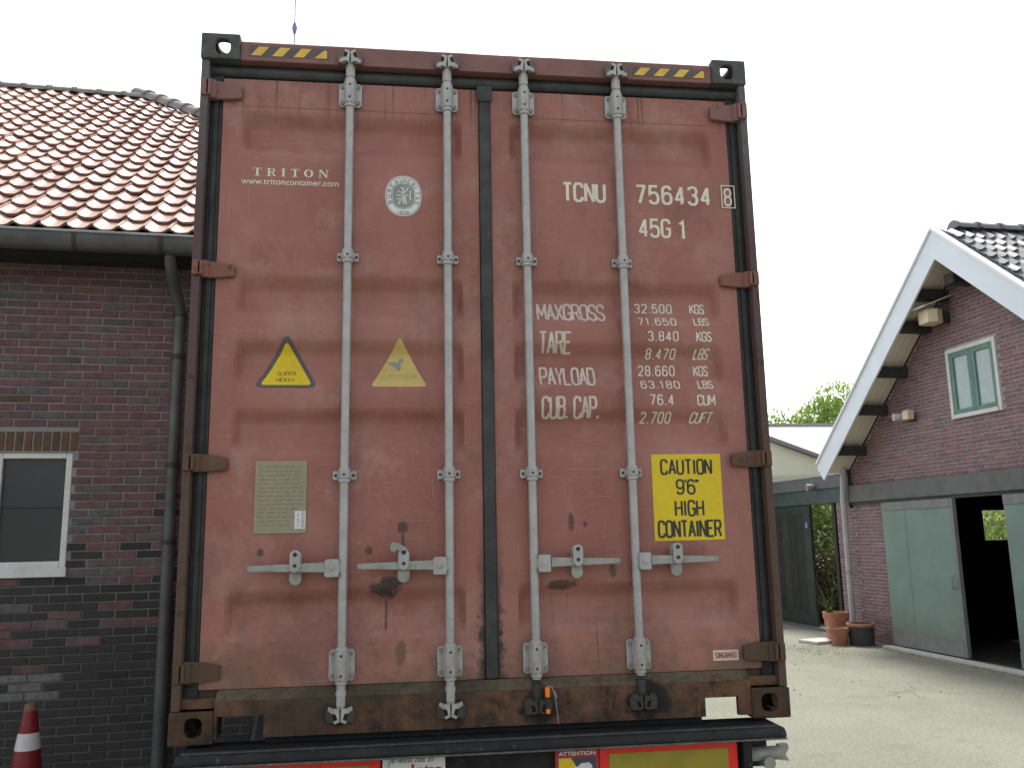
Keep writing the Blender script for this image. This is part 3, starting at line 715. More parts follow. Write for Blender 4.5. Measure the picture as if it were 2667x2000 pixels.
# lamps on the gable
lb = thing('wall_lantern', 'cream wall lantern with slanted white lid high on the barn gable', 'lamp', tuple(barn.matrix_world @ Vector((-.30, -.86, 4.97))), radians(3.5))
q = MB(); q.prism([(-.13, -.10), (0, -.16), (.13, -.10), (.13, .12), (0, .16), (-.13, .12)], 0, .21, 'z'); q.build('lamp_box', M['lampbox'], lb, bevel=.01)
MB().prism([(-.24, .22), (.24, .40), (.24, .42), (-.24, .24)], -.19, .19, 'y').build('lamp_lid', M['white'], lb)
MB().box(.13, .292, -.05, .05, .02, .2).build('mounting_arm', M['purlin'], lb)
l2 = thing('flood_lamp', 'small white twin lamp on the gable wall left of the green window', 'lamp', tuple(barn.matrix_world @ Vector((-.02, .2, 3.66))), radians(3.5))
MB().box(-.05, .0145, -.07, .07, -.03, .05).build('mounting_plate', M['purlin'], l2)
MB().cyl((-.06, .17, .06), (-.20, .20, .05), .055, 12, .065).build('lamp_head', M['white'], l2, smooth=True)
MB().box(-.17, -.052, -.13, .02, -.02, .13).build('lamp_body', M['lampbox'], l2, bevel=.01)

# threshold strip
q = MB(); q.box(-.34, -.17, YF, 1.10, -.01, .035); o = q.build('door_threshold', M['slab'], barn, bevel=.006)
q = MB(); q.box(-.168, -.002, -2.74, .94, -.01, .018); q.build('door_sill', M['lintel'], barn)

# ------------------------------------------------------------------ gateway left of the barn
gw = thing('gateway', 'boarded gateway with dark green leaf between barn downpipe and container', 'gate', (9.1, 9.2, 0), radians(3.5))
bpy.context.view_layer.update()
MB().box(.106, .30, 2.16, 2.86, 0, 2.42).build('pier', M['mortar2'], gw)
lay(gw, courses(2.17, 2.855, .003, 2.42, lambda l, r, z: [(l, r)]), (BR2, BR2s), lambda a, z: Matrix.Translation((.10, a, z)) @ Matrix.Rotation(-pi / 2, 4, 'Z'), 300, 9)
MB().box(.07, .22, 2.87, 2.97, 0, 2.42).build('gate_post', M['dark_wood'], gw, bevel=.004)
MB().box(.06, .30, 2.17, 6.2, 2.423, 2.70).build('fascia_board', pm('blue_green_fascia', (.04, .075, .07), (.03, .05, .055), 3, .5), gw, bevel=.004)
MB().box(.03, .34, 2.17, 6.2, 2.703, 2.93).build('top_board', M['lintel'], gw, bevel=.004)
MB().box(.02, .36, 2.17, 6.2, 2.933, 2.96).build('coping', M['zinc_light'], gw, bevel=.004)
gl = MB().box(.10, .15, 3.83, 6.2, .06, 2.415).build('gate_leaf', M['green'], gw, bevel=.004)
for k in range(8): MB().box(.092, .0995, 3.836 + k * .296, 4.122 + k * .296, .3, 2.25).build('gate_board', M['dark_wood'] if k % 3 else M['green'], gl, bevel=.002)
MB().box(.088, .0918, 3.92, 4.02, 1.95, 2.08).build('blue_notice', pm('blue_film', (.03, .05, .25), (.03, .045, .22)), gl)
MB().box(.085, .0875, 3.94, 4.00, 2.03, 2.055).build('white_mark', M['white'], gl); MB().box(.085, .0875, 3.94, 4.00, 1.98, 2.005).build('white_mark', M['white'], gl)
MB().box(.0, .2, 2.98, 6.2, -.01, .05).build('gate_sill', M['lintel'], gw, bevel=.004)
sl = thing('security_lamp', 'small grey lamp on the gateway top board under the barn eave', 'lamp', tuple(gw.matrix_world @ Vector((.0, 3.45, 2.74))), radians(3.5))
MB().cyl((0.028, 0, .02), (-.12, .03, 0), .05, 12, .075).build('lamp_head', M['galv_old'], sl, smooth=True)

# ------------------------------------------------------------------ foliage
def leaf_mat(name, a, b_, c, tl=.55):
    k = NT(name); r = k.n('ShaderNodeNewGeometry').outputs['Random Per Island']
    col = k.ramp(r, [(0, a), (.5, b_), (1, c)])
    k.fin(col, .5, 0, .4)
    k.b.inputs['Subsurface Weight'].default_value = 0
    tr = k.n('ShaderNodeBsdfTranslucent'); k.set(tr.inputs[0], k.mix(.6, col, (.34, .46, .10)))
    ms = k.n('ShaderNodeMixShader'); ms.inputs[0].default_value = tl
    k.lk(k.b.outputs[0], ms.inputs[1]); k.lk(tr.outputs[0], ms.inputs[2]); k.lk(ms.outputs[0], k.out.inputs[0]); return k.m
LF1 = leaf_mat('light_green_leaf', (.12, .20, .04), (.17, .26, .055), (.25, .32, .08))
LF2 = leaf_mat('garden_leaf', (.09, .17, .045), (.15, .22, .07), (.26, .25, .10))
LF3 = leaf_mat('dull_bush_leaf', (.085, .075, .035), (.12, .10, .05), (.17, .14, .075), .1)
BARK = pm('bark', (.10, .08, .06), (.06, .05, .04), 12, .9, .6)
def leaves(blobs, n, size, seed, shell=.55):
    rr = random.Random(seed); b = MB(); tot = sum(r[3] ** 2 for r in blobs)
    for (cx, cy, cz, r, sq) in blobs:
        for _ in range(int(n * r * r / tot)):
            while True:
                d = Vector((rr.gauss(0, 1), rr.gauss(0, 1), rr.gauss(0, 1)))
                if d.length > .1: break
            d.normalize(); rad = r * (shell + (1 - shell) * rr.random() ** .6) * (1 + .22 * sin(7 * d.x + 3 * cz) * cos(5 * d.z + cx))
            p = Vector((cx, cy, cz)) + Vector((d.x * rad, d.y * rad, d.z * rad * sq))
            q = Euler((rr.uniform(0, 6.3), rr.uniform(0, 6.3), rr.uniform(0, 6.3))).to_matrix(); s_ = size * rr.uniform(.6, 1.4)
            a, c = q.col[0] * s_, q.col[1] * s_ * .55
            b.add([p - a, p + c, p + a, p - c], [(0, 1, 2, 3)])
    me = bpy.data.meshes.new('crown'); me.from_pydata(b.v, [], b.f); return me
def tree(label, loc, h, blobs, n, size, mat, seed, trunk=.16, cat='tree', nm='tree', group=None):
    t = thing(nm, label, cat, loc, 0, group)
    me = leaves(blobs, n, size, seed); me.materials.append(mat); ob('crown', me, t)
    q = MB(); q.tube([(0, 0, 0), (.05, .02, h * .3), (-.04, .05, h * .6), (.02, 0, h * .85)], [trunk, trunk * .8, trunk * .55, trunk * .2], 9)
    rr = random.Random(seed)
    for k in range(6):
        bl = blobs[k % len(blobs)]; z0 = h * rr.uniform(.3, .6)
        q.tube([(0, 0, z0), (bl[0] * .5, bl[1] * .5, (z0 + bl[2]) / 2), (bl[0], bl[1], bl[2])], [trunk * .4, trunk * .25, trunk * .08], 6)
    q.build('trunk', BARK, t, smooth=True); return t
rr = random.Random(21)
bl = [(0, 0, 5.6, 1.7, 1), (1.1, .3, 6.3, 1.3, 1), (-1.2, 0, 5.0, 1.4, .9), (.4, -.4, 7.15, .85, 1), (-1.9, .2, 4.6, 1.1, .9), (1.9, .2, 5.6, 1.3, 1), (-.2, 0, 6.5, 1.0, .9), (0, 0, 4.2, 1.6, .8)]
tree('light green leafy tree rising behind the white roof beside the bargeboard', (18.3, 30, 0), 7.6, bl, 15000, .075, LF1, 5)
bl = [(0, 0, 5.5, 1.1, 1), (-.9, .2, 5.5, .9, 1.0), (1.1, 0, 5.8, 1.0, 1), (-.4, 0, 6.3, .5, 1.2), (.2, 0, 4.6, 1.2, .9), (-1.7, 0, 5.5, .7, 1.2), (.5, 0, 6.6, .35, 1.5)]
tree('sparse low green tree behind the white roof next to the container', (16.2, 31, 0), 5.8, bl, 5000, .075, LF1, 6, .10)
bl = [(0, 0, 1.3, .75, 1), (.5, .2, 2.0, .65, 1), (-.5, .1, 2.1, .7, 1), (0, .2, 2.8, .6, 1)]
shr = [((10.05, 15.1), 'tall speckled garden shrub seen through the gateway'), ((10.75, 15.0), 'tall garden shrub right of the gateway view, behind the pier'), ((15.2, 17.2), 'garden shrub behind the barn seen through its dark doorway'), ((16.7, 17.8), 'second garden shrub behind the barn seen through its doorway')]
for k, ((x, y), lb_) in enumerate(shr):
    tree(lb_, (x, y, 0), 2.6, [(p[0] * 1.2, p[1], p[2] * (.8 if k < 2 else 1), p[3] * 1.1, p[4]) for p in bl], 1900, .06, LF2, 30 + k, .05, 'shrub', 'garden_shrub', 'shrubs in the garden')
bl = [(0, 0, .80, .60, 1.15), (.1, .2, .5, .6, 1), (.1, .1, .35, .6, 1)]
tree('rounded olive bush standing inside the open gateway', (9.78, 14.3, 0), 1.0, bl, 9000, .04, LF3, 40, .05, 'bush', 'rounded_bush')

rr = random.Random(77)  # added unseen trees: cut low sky light and darken reflections
tb = leaves([(-52 + k * 9.5 + rr.uniform(-1.5, 1.5), -42 + rr.uniform(-3, 3), 4.6 + rr.uniform(-.8, 1.4), 6.2, .9) for k in range(12)], 12000, .55, 78, .6); tb.materials.append(leaf_mat('far_leaf', (.035, .045, .02), (.05, .06, .028), (.07, .07, .035)))
tbo = ob('sky_block_trees', tb); tag(tbo, 'added belt of trees out of view behind the camera, cutting low sky light', 'wood', kind='stuff')

kc = NT('cream_translucent_sheet'); kc.fin(kc.mix(kc.noise(2, 4), (.83, .83, .75), (.78, .78, .70)), .6, 0, .4)
tr_ = kc.n('ShaderNodeBsdfTranslucent'); tr_.inputs[0].default_value = (.9, .9, .82, 1); mx = kc.n('ShaderNodeMixShader'); mx.inputs[0].default_value = .5
kc.lk(kc.b.outputs[0], mx.inputs[1]); kc.lk(tr_.outputs[0], mx.inputs[2]); kc.lk(mx.outputs[0], kc.out.inputs[0]); M['cream'] = kc.m
# ------------------------------------------------------------------ far roofs
wr = thing('white_roof_shed', 'low shed with bright white roof behind the gateway', 'shed', (14.5, 23.5, 0), radians(0))
q = MB(); q.add([(-6, -3.4, 3.30), (6, -3.4, 3.30), (6, 0, 5.36), (-6, 0, 5.36), (-6, 3.4, 3.3), (6, 3.4, 3.3),
                 (-6, -3.4, 3.24), (6, -3.4, 3.24), (6, 0, 5.30), (-6, 0, 5.30), (-6, 3.4, 3.24), (6, 3.4, 3.24)],
                [(0, 1, 2, 3), (3, 2, 5, 4), (6, 9, 8, 7), (9, 10, 11, 8), (0, 6, 7, 1), (4, 5, 11, 10), (0, 3, 9, 6), (3, 4, 10, 9), (1, 7, 8, 2), (2, 8, 11, 5)])
q.build('roof', M['white_roof'], wr)
MB().box(-5.8, 5.8, -3.1, 3.1, 0, 3.2).build('wall', M['cream'], wr)
MB().box(-6, 6, -.09, .09, 5.362, 5.42).build('ridge_cap', M['galv_old'], wr)
cg = thing('cream_outbuilding', 'cream panelled outbuilding gable behind the gateway', 'shed', (7.6, 15.6, 0), radians(3.5))
q = MB(); q.prism([(-.95, 0), (3.6, 0), (3.6, 3.38), (1.32, 4.15), (-.95, 3.38)], 0, .12, 'y'); q.build('gable', M['cream'], cg)
for k in range(5): MB().box(.2 + k * .66, .86 + k * .66 - .012, -.012, -.002, 2.0, 3.2).build('panel', M['cream'], cg, bevel=.003)
for xe in (3.9, -1.26):
    q = MB(); q.prism([(1.32, 4.165), (xe, 3.29), (xe, 3.37), (1.32, 4.265)], -.14, .14, 'y'); q.build('verge', M['galv_old'], cg)
for xe in (-.95, 3.48): MB().box(xe, xe + .12, .122, 3.0, 0, 3.36).build('side_wall', M['cream'], cg)
MB().box(.1, 4.0, -.2, -.016, 2.72, 2.98).build('eave_board', M['lintel'], cg)
for xe in (3.9, -1.26):
    q = MB(); q.prism([(1.32, 4.255), (xe, 3.37), (xe, 3.40), (1.32, 4.285)], .142, 3.1, 'y'); q.build('roof', M['cream'], cg)

# ------------------------------------------------------------------ pots, slab, litter
def pot(label, loc, r0, r1, h, mat, rim=None, grp='plant pots by the barn corner'):
    t = thing('plant_pot', label, 'plant pot', loc, random.uniform(0, 6), grp)
    q = MB(); q.lathe([(0, 0), (r0, 0), (r0 + (r1 - r0) * .78, h * .78), (r1, h * .78), (r1 + .012, h), (r1 - .02, h), (r1 - .035, h * .8), (0, h * .8)], 28); q.build('pot_body', mat, t, smooth=True)
    if rim: q = MB(); q.lathe([(r1 + .002, h * .86), (r1 + .016, h * .9), (r1 + .016, h + .006), (r1 - .012, h + .006), (r1 - .018, h * .9)], 28); q.build('pot_rim', rim, t, smooth=True)
    q = MB(); q.lathe([(0, h * .86), (r1 - .025, h * .86)], 20); q.build('soil', M['soil'], t); return t
p1 = pot('small tapered terracotta pot in front of the other pots', (8.22, 10.78, 0), .12, .175, .285, M['terracotta'])
p2 = pot('charcoal pot with a pale terracotta rim under the downpipe', (8.56, 10.66, 0), .20, .215, .355, M['darkpot'], M['terracotta'])
p3 = pot('tall terracotta pot holding a spiky plant, behind the smaller pot', (8.42, 11.22, 0), .17, .215, .50, M['terracotta'])
pl = thing('potted_plant', 'thin spiky plant leaning out of the tall terracotta pot', 'plant', (8.32, 11.22, .42))
q = MB(); rr = random.Random(3)
for k in range(16):
    a = rr.uniform(0, 6.3); ln = rr.uniform(.25, .55); sx = cos(a) * .16 - .06; sy = sin(a) * .12
    q.tube([(rr.uniform(-.04, .04), rr.uniform(-.04, .04), 0), (sx * .5, sy * .5, ln * .6), (sx * 1.4, sy * 1.3, ln)], [.010, .008, .002], 5)
q.tube([(0, 0, 0), (-.12, 0, .4), (-.33, 0, .86)], [.012, .009, .004], 6)
q.build('stems', pm('olive_stem', (.10, .12, .04), (.06, .08, .03)), pl)
me = leaves([(0, 0, .12, .10, 1.2), (-.06, 0, .25, .06, 1.4)], 50, .022, 9, .2); me.materials.append(LF2); ob('foliage', me, pl)
sb = MB().box(-.28, .28, -.22, .22, 0, .05).build('paving_slab', M['slab'], bevel=.008, loc=(8.05, 11.15, .002)); sb.rotation_euler = (0, 0, radians(20))
tag(sb, 'loose pale paving slab lying beside the terracotta pots', 'paving slab')
q = MB(); rr = random.Random(12)
for _ in range(520):
    if rr.random() < .75: x, y = 7.55 + rr.gauss(0, .30), 10.2 + rr.gauss(0, .42)
    else: x, y = rr.uniform(5.5, 8.8), rr.uniform(6, 10.5)
    s_ = rr.uniform(.006, .017); an = rr.uniform(0, 6.3); ca, sa = cos(an) * s_, sin(an) * s_
    q.add([(x - ca, y - sa, .004), (x + sa * .6, y - ca * .6, .012), (x + ca, y + sa, .004), (x - sa * .6, y + ca * .6, .016)], [(0, 1, 2, 3)])
for _ in range(380):
    t_ = rr.uniform(0, 1) ** 1.2; y = rr.uniform(-4.8, 2.9); p = barn.matrix_world @ Vector((-.36 - abs(rr.gauss(0, .09)), y, 0)); s_ = rr.uniform(.006, .018); an = rr.uniform(0, 6.3); ca, sa = cos(an) * s_, sin(an) * s_
    q.add([(p.x - ca, p.y - sa, .004), (p.x + sa * .6, p.y - ca * .6, .012), (p.x + ca, p.y + sa, .004), (p.x - sa * .6, p.y + ca * .6, .016)], [(0, 1, 2, 3)])
lt = q.build('leaf_litter', pm('dry_litter', (.13, .11, .075), (.22, .15, .11), 3)); tag(lt, 'scattered dry leaf litter on the concrete in front of the pots', 'leaf litter', kind='stuff')

# ------------------------------------------------------------------ antenna, cone
an = thing('antenna_mast', 'thin antenna mast with a small fitting rising above the container', 'antenna', (-2.57, 22, 0))
MB().cyl((0, 0, 0), (0, 0, 20.5), .045, 8, .018).build('mast', pm('grey_mast', (.30, .30, .34), (.26, .26, .30)), an)
q = MB(); q.lathe([(0, 17.6), (.06, 17.75), (.085, 17.88), (.06, 18.0), (0, 18.15)], 12); q.build('fitting', pm('violet_grey_fitting', (.20, .18, .30), (.16, .15, .24)), an, smooth=True)
cn = thing('traffic_cone', 'red traffic cone with white band in front of the dark brick wall', 'traffic cone', (-1.455, 2.52, 0))
H = .925
def cr(z): return .165 - (.165 - .034) * z / H
q = MB(); q.lathe([(cr(z), z) for z in (.03, .2, .4, .6, .8, .90)] + [(cr(.9) - .012, .90)], 28); q.build('cone_body', M['cone_red'], cn, smooth=True)
q = MB(); q.lathe([(cr(z) + .003, z) for z in (.655, .70, .755)], 28); q.build('reflective_band', M['cone_white'], cn, smooth=True)
q = MB(); q.lathe([(cr(z) + .003, z) for z in (.30, .35, .42)], 28); q.build('reflective_band', M['cone_white'], cn, smooth=True)
q = MB(); q.lathe([(cr(.885) + .002, .885), (cr(.915) + .001, .915), (cr(.925) - .006, .93), (0, .932)], 24); q.build('cone_tip', M['cone_tip'], cn, smooth=True)
MB().box(-.2, .2, -.2, .2, 0, .035).build('cone_base', M['gasket'], cn, bevel=.01)

# ================================================================== RED CONTAINER
ZB = 1.16
ct = thing('shipping_container', 'rust red shipping container seen from its closed rear doors', 'shipping container', (0, 0, ZB))
bpy.context.view_layer.update()
CW, CH, CL = 2.438, 2.896, 12.19
FY = .055
REC = [(2.368, 2.579), (1.643, 1.852), (1.359, 1.576), (1.077, 1.288), (.357, .565)]
SLP = .080; RD = .038
def sm(t): t = max(0, min(1, t)); return t * t * (3 - 2 * t)
def dep(z):
    for a, b in REC:
        if a <= z <= b: return FY + RD * min(sm((z - a) / SLP), sm((b - z) / SLP))
    return FY
ZBR = sorted({round(v, 4) for a, b in REC for k in range(9) for v in (a + SLP * k / 8, b - SLP * k / 8)})
# ---- castings, posts, header, sill, shell
def oval(cx, cz, rx_, rz_, n=20, sq=2.6):
    return [(cx + rx_ * math.copysign(abs(cos(t)) ** (2 / sq), cos(t)), cz + rz_ * math.copysign(abs(sin(t)) ** (2 / sq), sin(t))) for t in (2 * pi * k / n for k in range(n))]
def casting(top, left, y0=0.):
    q = MB(); wd, ht, dp_ = .162, .118, .178; t = .024
    X = (lambda x: x) if left else (lambda x: CW - x)
    z0 = CH + .006 - ht if top else 0.
    def rect(a, b): return (min(X(a), X(b)), max(X(a), X(b)))
    xa, xb = rect(0, wd)
    hz = z0 + (.058 if top else .06)
    q.plate_hole((xa, xb, z0, z0 + ht), oval(X(.089), hz, .033, .036), y0, y0 + t, 'y')
    xs, xe = rect(0, t)
    q.plate_hole((y0 + t + .0005, y0 + dp_, z0, z0 + ht), oval(y0 + .10, hz, .038, .034), xs, xe, 'x')
    zt0, zt1 = (z0 + ht - t, z0 + ht) if top else (z0, z0 + t)
    xi = rect(t + .0005, wd - .0005)
    q.plate_hole((xi[0], xi[1], y0 + t + .0005, y0 + dp_), oval(X(.089), y0 + .098, .034, .06), zt0, zt1, 'z')
    xq = rect(wd - .014, wd - .001)
    if not top: q.box(xq[0], xq[1], y0 + t + .0005, y0 + dp_, zt1 + .0005, z0 + ht - .0005)
    else:
        q.box(xq[0], xq[1], y0 + t + .0005, y0 + dp_, z0 + .0125, zt0 - .0005)
        q.box(xi[0], xi[1], y0 + t + .0005, y0 + dp_ - .0005, z0 + .0005, z0 + .012)
    return q.build('corner_casting', M['casting_top' if top else 'rust_casting'], ct, bevel=.007)
for tp in (True, False):
    for lf in (True, False): casting(tp, lf)
for tp in (True, False):
    for lf in (True, False): casting(tp, lf, CL - .178)
for lf in (True, False):
    X = (lambda x: x) if lf else (lambda x: CW - x)
    q = MB(); q.box(X(.003), X(.036), .012, .12, .119, CH - .113); q.box(X(.0365), X(.16), .075, .12, .119, CH - .113)
    q.build('corner_post', M['post'], ct, bevel=.004)
    q = MB(); q.box(X(.037), X(.089), .058, .0745, .12, 2.784); o = q.build('post_gasket', M['gasket'], ct, bevel=.004)
    q = MB(); q.box(X(.052), X(.074), .048, .0577, .20, 2.72); q.build('gasket_lip', M['gasket'], o, bevel=.004)
# header
q = MB(); q.prism([(.012, 2.787), (.012, 2.872), (.022, 2.882), (.11, 2.882), (.11, 2.787)], .1625, CW - .1625, 'x'); q.build('door_header', M['header'], ct, bevel=.003)
q = MB(); n = 8
pr = [(.066 - .024 * sin(pi * k / n), 2.757 + .027 * cos(pi * k / n)) for k in range(n + 1)]
q.prism([(p[0], p[1]) for p in pr], .0375, CW - .0375, 'x'); hg = q.build('header_gasket', M['cap'], ct, smooth=True)
# sill with the two lifting notches
q = MB(); zt, zb = .150, .016
for a, b, c in ((.1632, .172, zb), (.172, .345, .097), (.345, 2.081, zb), (2.081, 2.22, .088), (2.22, CW - .1632, zb)):
    q.box(a, b, .010, .035, c, zt)
q.box(.1632, CW - .1632, .0352, .16, .128, zt)
lg = MB(); lg.prism([(.010, zt + .0005), (.035, zt + .0005), (.075, .182), (.075, .186), (.050, .186)], .1632, CW - .1632, 'x')
q.box(.0375, .1625, .03, .14, .125, .16); q.box(CW - .1625, CW - .0375, .03, .14, .125, .16)
dsl = q.build('door_sill', M['rust'], ct)
lg.build('sill_ledge', rust('mossy_ledge', (.035, .045, .025), (.11, .085, .055), (.07, .045, .028)), dsl, bevel=.003)
# long walls, roof, floor
def corr(x0, dx):
    pts = []; y = .125; per = .278
    while y < CL - .2:
        pts += [(x0, y), (x0, y + .072), (x0 + dx, y + .139), (x0 + dx, y + .211)]; y += per
    pts.append((x0, min(y, CL - .13))); return pts
for lf in (True, False):
    x0, dx = (.012, .034) if lf else (CW - .012, -.034)
    pt = corr(x0, dx); off = [(p[0] + (.004 if lf else -.004), p[1]) for p in pt]
    q = MB()
    for a, b, c, d in zip(pt, pt[1:], off, off[1:]): q.add([(a[0], a[1], .16), (b[0], b[1], .16), (b[0], b[1], 2.80), (a[0], a[1], 2.80)], [(0, 1, 2, 3)])
    q.build('side_wall', M['paint'], ct)
    X = (lambda x: x) if lf else (lambda x: CW - x)
    MB().box(X(.004), X(.06), .179, CL - .179, .01, .16).build('bottom_rail', M['rust'], ct)
    MB().box(X(.006), X(.066), .179, CL - .179, 2.80, 2.872).build('top_rail', M['paint'], ct)
MB().box(.067, CW - .067, .112, CL - .03, 2.84, 2.865).build('roof', M['paint'], ct)
MB().box(.061, CW - .061, .161, CL - .03, .13, .16).build('floor', M['black_steel'], ct)
MB().box(.03, CW - .03, CL - .03, CL - .01, .12, 2.78).build('front_wall', M['paint'], ct)
# ---- doors
def door_leaf(x0, x1, xa, xb):
    z0, z1 = .188, 2.722
    q = MB(); f = .0546
    q.box(x0, xa - .0005, f, .110, z0, z1); q.box(xb + .0005, x1, f, .110, z0, z1)
    d = q.build('door', M['paint'], ct, bevel=.002)
    zs = [z0] + [z for z in ZBR] + [z1]
    zz = []
    for a, b in zip(zs, zs[1:]):
        zz.append(a)
        if b - a > .12: zz += [a + (b - a) * k / 3 for k in (1, 2)]
    zz.append(z1)
    sx = .022
    xs = [xa - .005, xa + sx * .33, xa + sx * .66, xa + sx, (xa + xb) / 2, xb - sx, xb - sx * .66, xb - sx * .33, xb + .005]
    fx = [0, .26, .74, 1, 1, 1, .74, .26, 0]
    vs = [(x, FY + (dep(z) - FY) * g_, z) for z in zz for x, g_ in zip(xs, fx)]
    nx = len(xs); fs = [(i*nx + k, i*nx + k + 1, (i+1)*nx + k + 1, (i+1)*nx + k) for i in range(len(zz) - 1) for k in range(nx - 1)]
    nb = len(vs); vs += [(x0 + .01, .1105, z0 + .002), (x1 - .01, .1105, z0 + .002), (x1 - .01, .1105, z1 - .002), (x0 + .01, .1105, z1 - .002)]; fs.append((nb, nb + 1, nb + 2, nb + 3))
    p = MB().add(vs, fs).build('door_panel', M['paint'], d, smooth=True)
    q = MB(); q.box(xa + .004, xb - .004, FY - .0022, FY + .001, 2.597, 2.6035); q.build('panel_seam', M['paint'], d)
    return d
DL = door_leaf(.0905, 1.194, .178, 1.117)
DR = door_leaf(1.247, CW - .0905, 1.334, 2.262)
MB().box(1.1955, 1.2455, .042, .075, .188, 2.722).build('centre_gasket', M['cap'], ct, bevel=.006)
q = MB(); q.box(1.186, 1.255, .036, .0415, 2.66, 2.735); q.build('gasket_cap', M['cap'], ct, bevel=.004)
# ---- hinges
for d, left in ((DL, True), (DR, False)):
    X = (lambda x: x) if left else (lambda x: CW - x)
    for (za, zb) in ((2.612, 2.695), (1.818, 1.888), (1.018, 1.090), (.218, .296)):
        q = MB(); zm = (za + zb) / 2
        q.prism([(X(.062), zb), (X(.112), zb - .004), (X(.172), zb - .016), (X(.172), za + .008), (X(.112), za + .002), (X(.062), za)], .030, .048, 'y')
        q.cyl((X(.048), .034, za), (X(.048), .034, zb), .021, 14)
        q.box(X(.006), X(.040), -.002, .0115, za + .004, zb - .004); q.box(X(.028), X(.05), -.002, .020, za + .006, zb - .006)
        q.build('hinge', M['hinge'], d, bevel=.003)
# ---- locking gear
BY = .0215; BX = [.631, 1.053, 1.396, 1.821]
def bearing(z0, z1, w_, tall):
    q = MB(); h = w_ / 2; zm = (z0 + z1) / 2; r = .0255
    c_ = .010 if tall else .004
    pl_ = [(-h, z0 + c_), (-h + c_, z0), (h - c_, z0), (h, z0 + c_), (h, z1 - c_), (h - c_, z1), (-h + c_, z1), (-h, z1 - c_)]
    q.prism(pl_, .040 - .001, .0484, 'y')
    sl_ = [(-r - .003, .0395), (-r - .001, .012), (-.014, -.004), (.014, -.004), (r + .001, .012), (r + .003, .0395)]
    q.prism([(p[0], p[1]) for p in sl_], z0 + .006, z1 - .004 + (.0 if tall else 0), 'z')
    q.cyl((0, BY, z0 - .010), (0, BY, z0 + .006), .0235, 14); q.cyl((0, BY, z1 - .004), (0, BY, z1 + .010), .0235, 14)
    return q
bq = MB(); bq.cyl((0, .033, 0), (0, .0388, 0), .0088, 8); me_b = bq.mesh('bolt_head', M['bolt'])
def cam(top):
    q = MB(); s_ = 1 if top else -1
    zc = 2.79 if top else .115
    q.cyl((0, BY, zc - s_ * .055), (0, BY, zc + s_ * .012), .0205, 14)
    # claw: two hooked jaws round the keeper pin
    for sg in (-1, 1):
        pts = [(sg * .004, zc), (sg * .020, zc + s_ * .006), (sg * .044, zc - s_ * .004), (sg * .047, zc + s_ * .010), (sg * .030, zc + s_ * .022), (sg * .016, zc + s_ * .024), (sg * .010, zc + s_ * .044), (sg * .026, zc + s_ * .052), (sg * .020, zc + s_ * .060), (sg * .002, zc + s_ * .052)]
        q.prism(pts, -.012, .010, 'y')
    return q
def keeper(top):
    q = MB(); s_ = 1 if top else -1; zc = 2.812 if top else .088
    for sg in (-1, 1):
        q.prism([(sg * .020, zc - .030), (sg * .052, zc - .028), (sg * .056, zc + .01), (sg * .046, zc + .032), (sg * .024, zc + .028), (sg * .030, zc)], -.010, .0095, 'y')
    q.box(-.05, .05, .006, .0098, zc - .026, zc + .026)
    return q
gal = M['galv']
me_top, me_low = bearing(2.604, 2.714, .098, 1).mesh('bearing_plate', gal, True), bearing(.204, .324, .100, 1).mesh('bearing_plate', gal, True)
me_c1, me_c2 = bearing(1.901, 1.938, .09, 0).mesh('guide_clamp', gal, True), bearing(.981, 1.018, .094, 0).mesh('guide_clamp', gal, True)
hq = MB()
for z in (2.632, 2.69, 1.921, 1.001, .228, .302): hq.cyl((0, -.0052, z), (0, -.0038, z), .0052, 8)
for z, hh in ((1.92, .034), (1.0, .036)):
    for sx in (-1, 1): hq.cyl((sx * .036, .0365, z), (sx * .036, .0388, z), .006, 8)
me_pins = hq.mesh('pins', M['dark_hole'])
me_ct, me_cb = cam(True).mesh('cam', gal), cam(False).mesh('cam', gal)
me_cbd = cam(False).mesh('cam', M['grease'])
me_kt, me_kb = keeper(True).mesh('cam_keeper', pm('painted_keeper', (.12, .085, .08), (.08, .06, .058), 12)), keeper(False).mesh('cam_keeper', M['grease'])
HND = [(.268, .562, .561, .617), (.689, .989, .986, 1.040), (1.748, 1.463, 1.461, 1.409), (2.168, 1.880, 1.879, 1.829)]
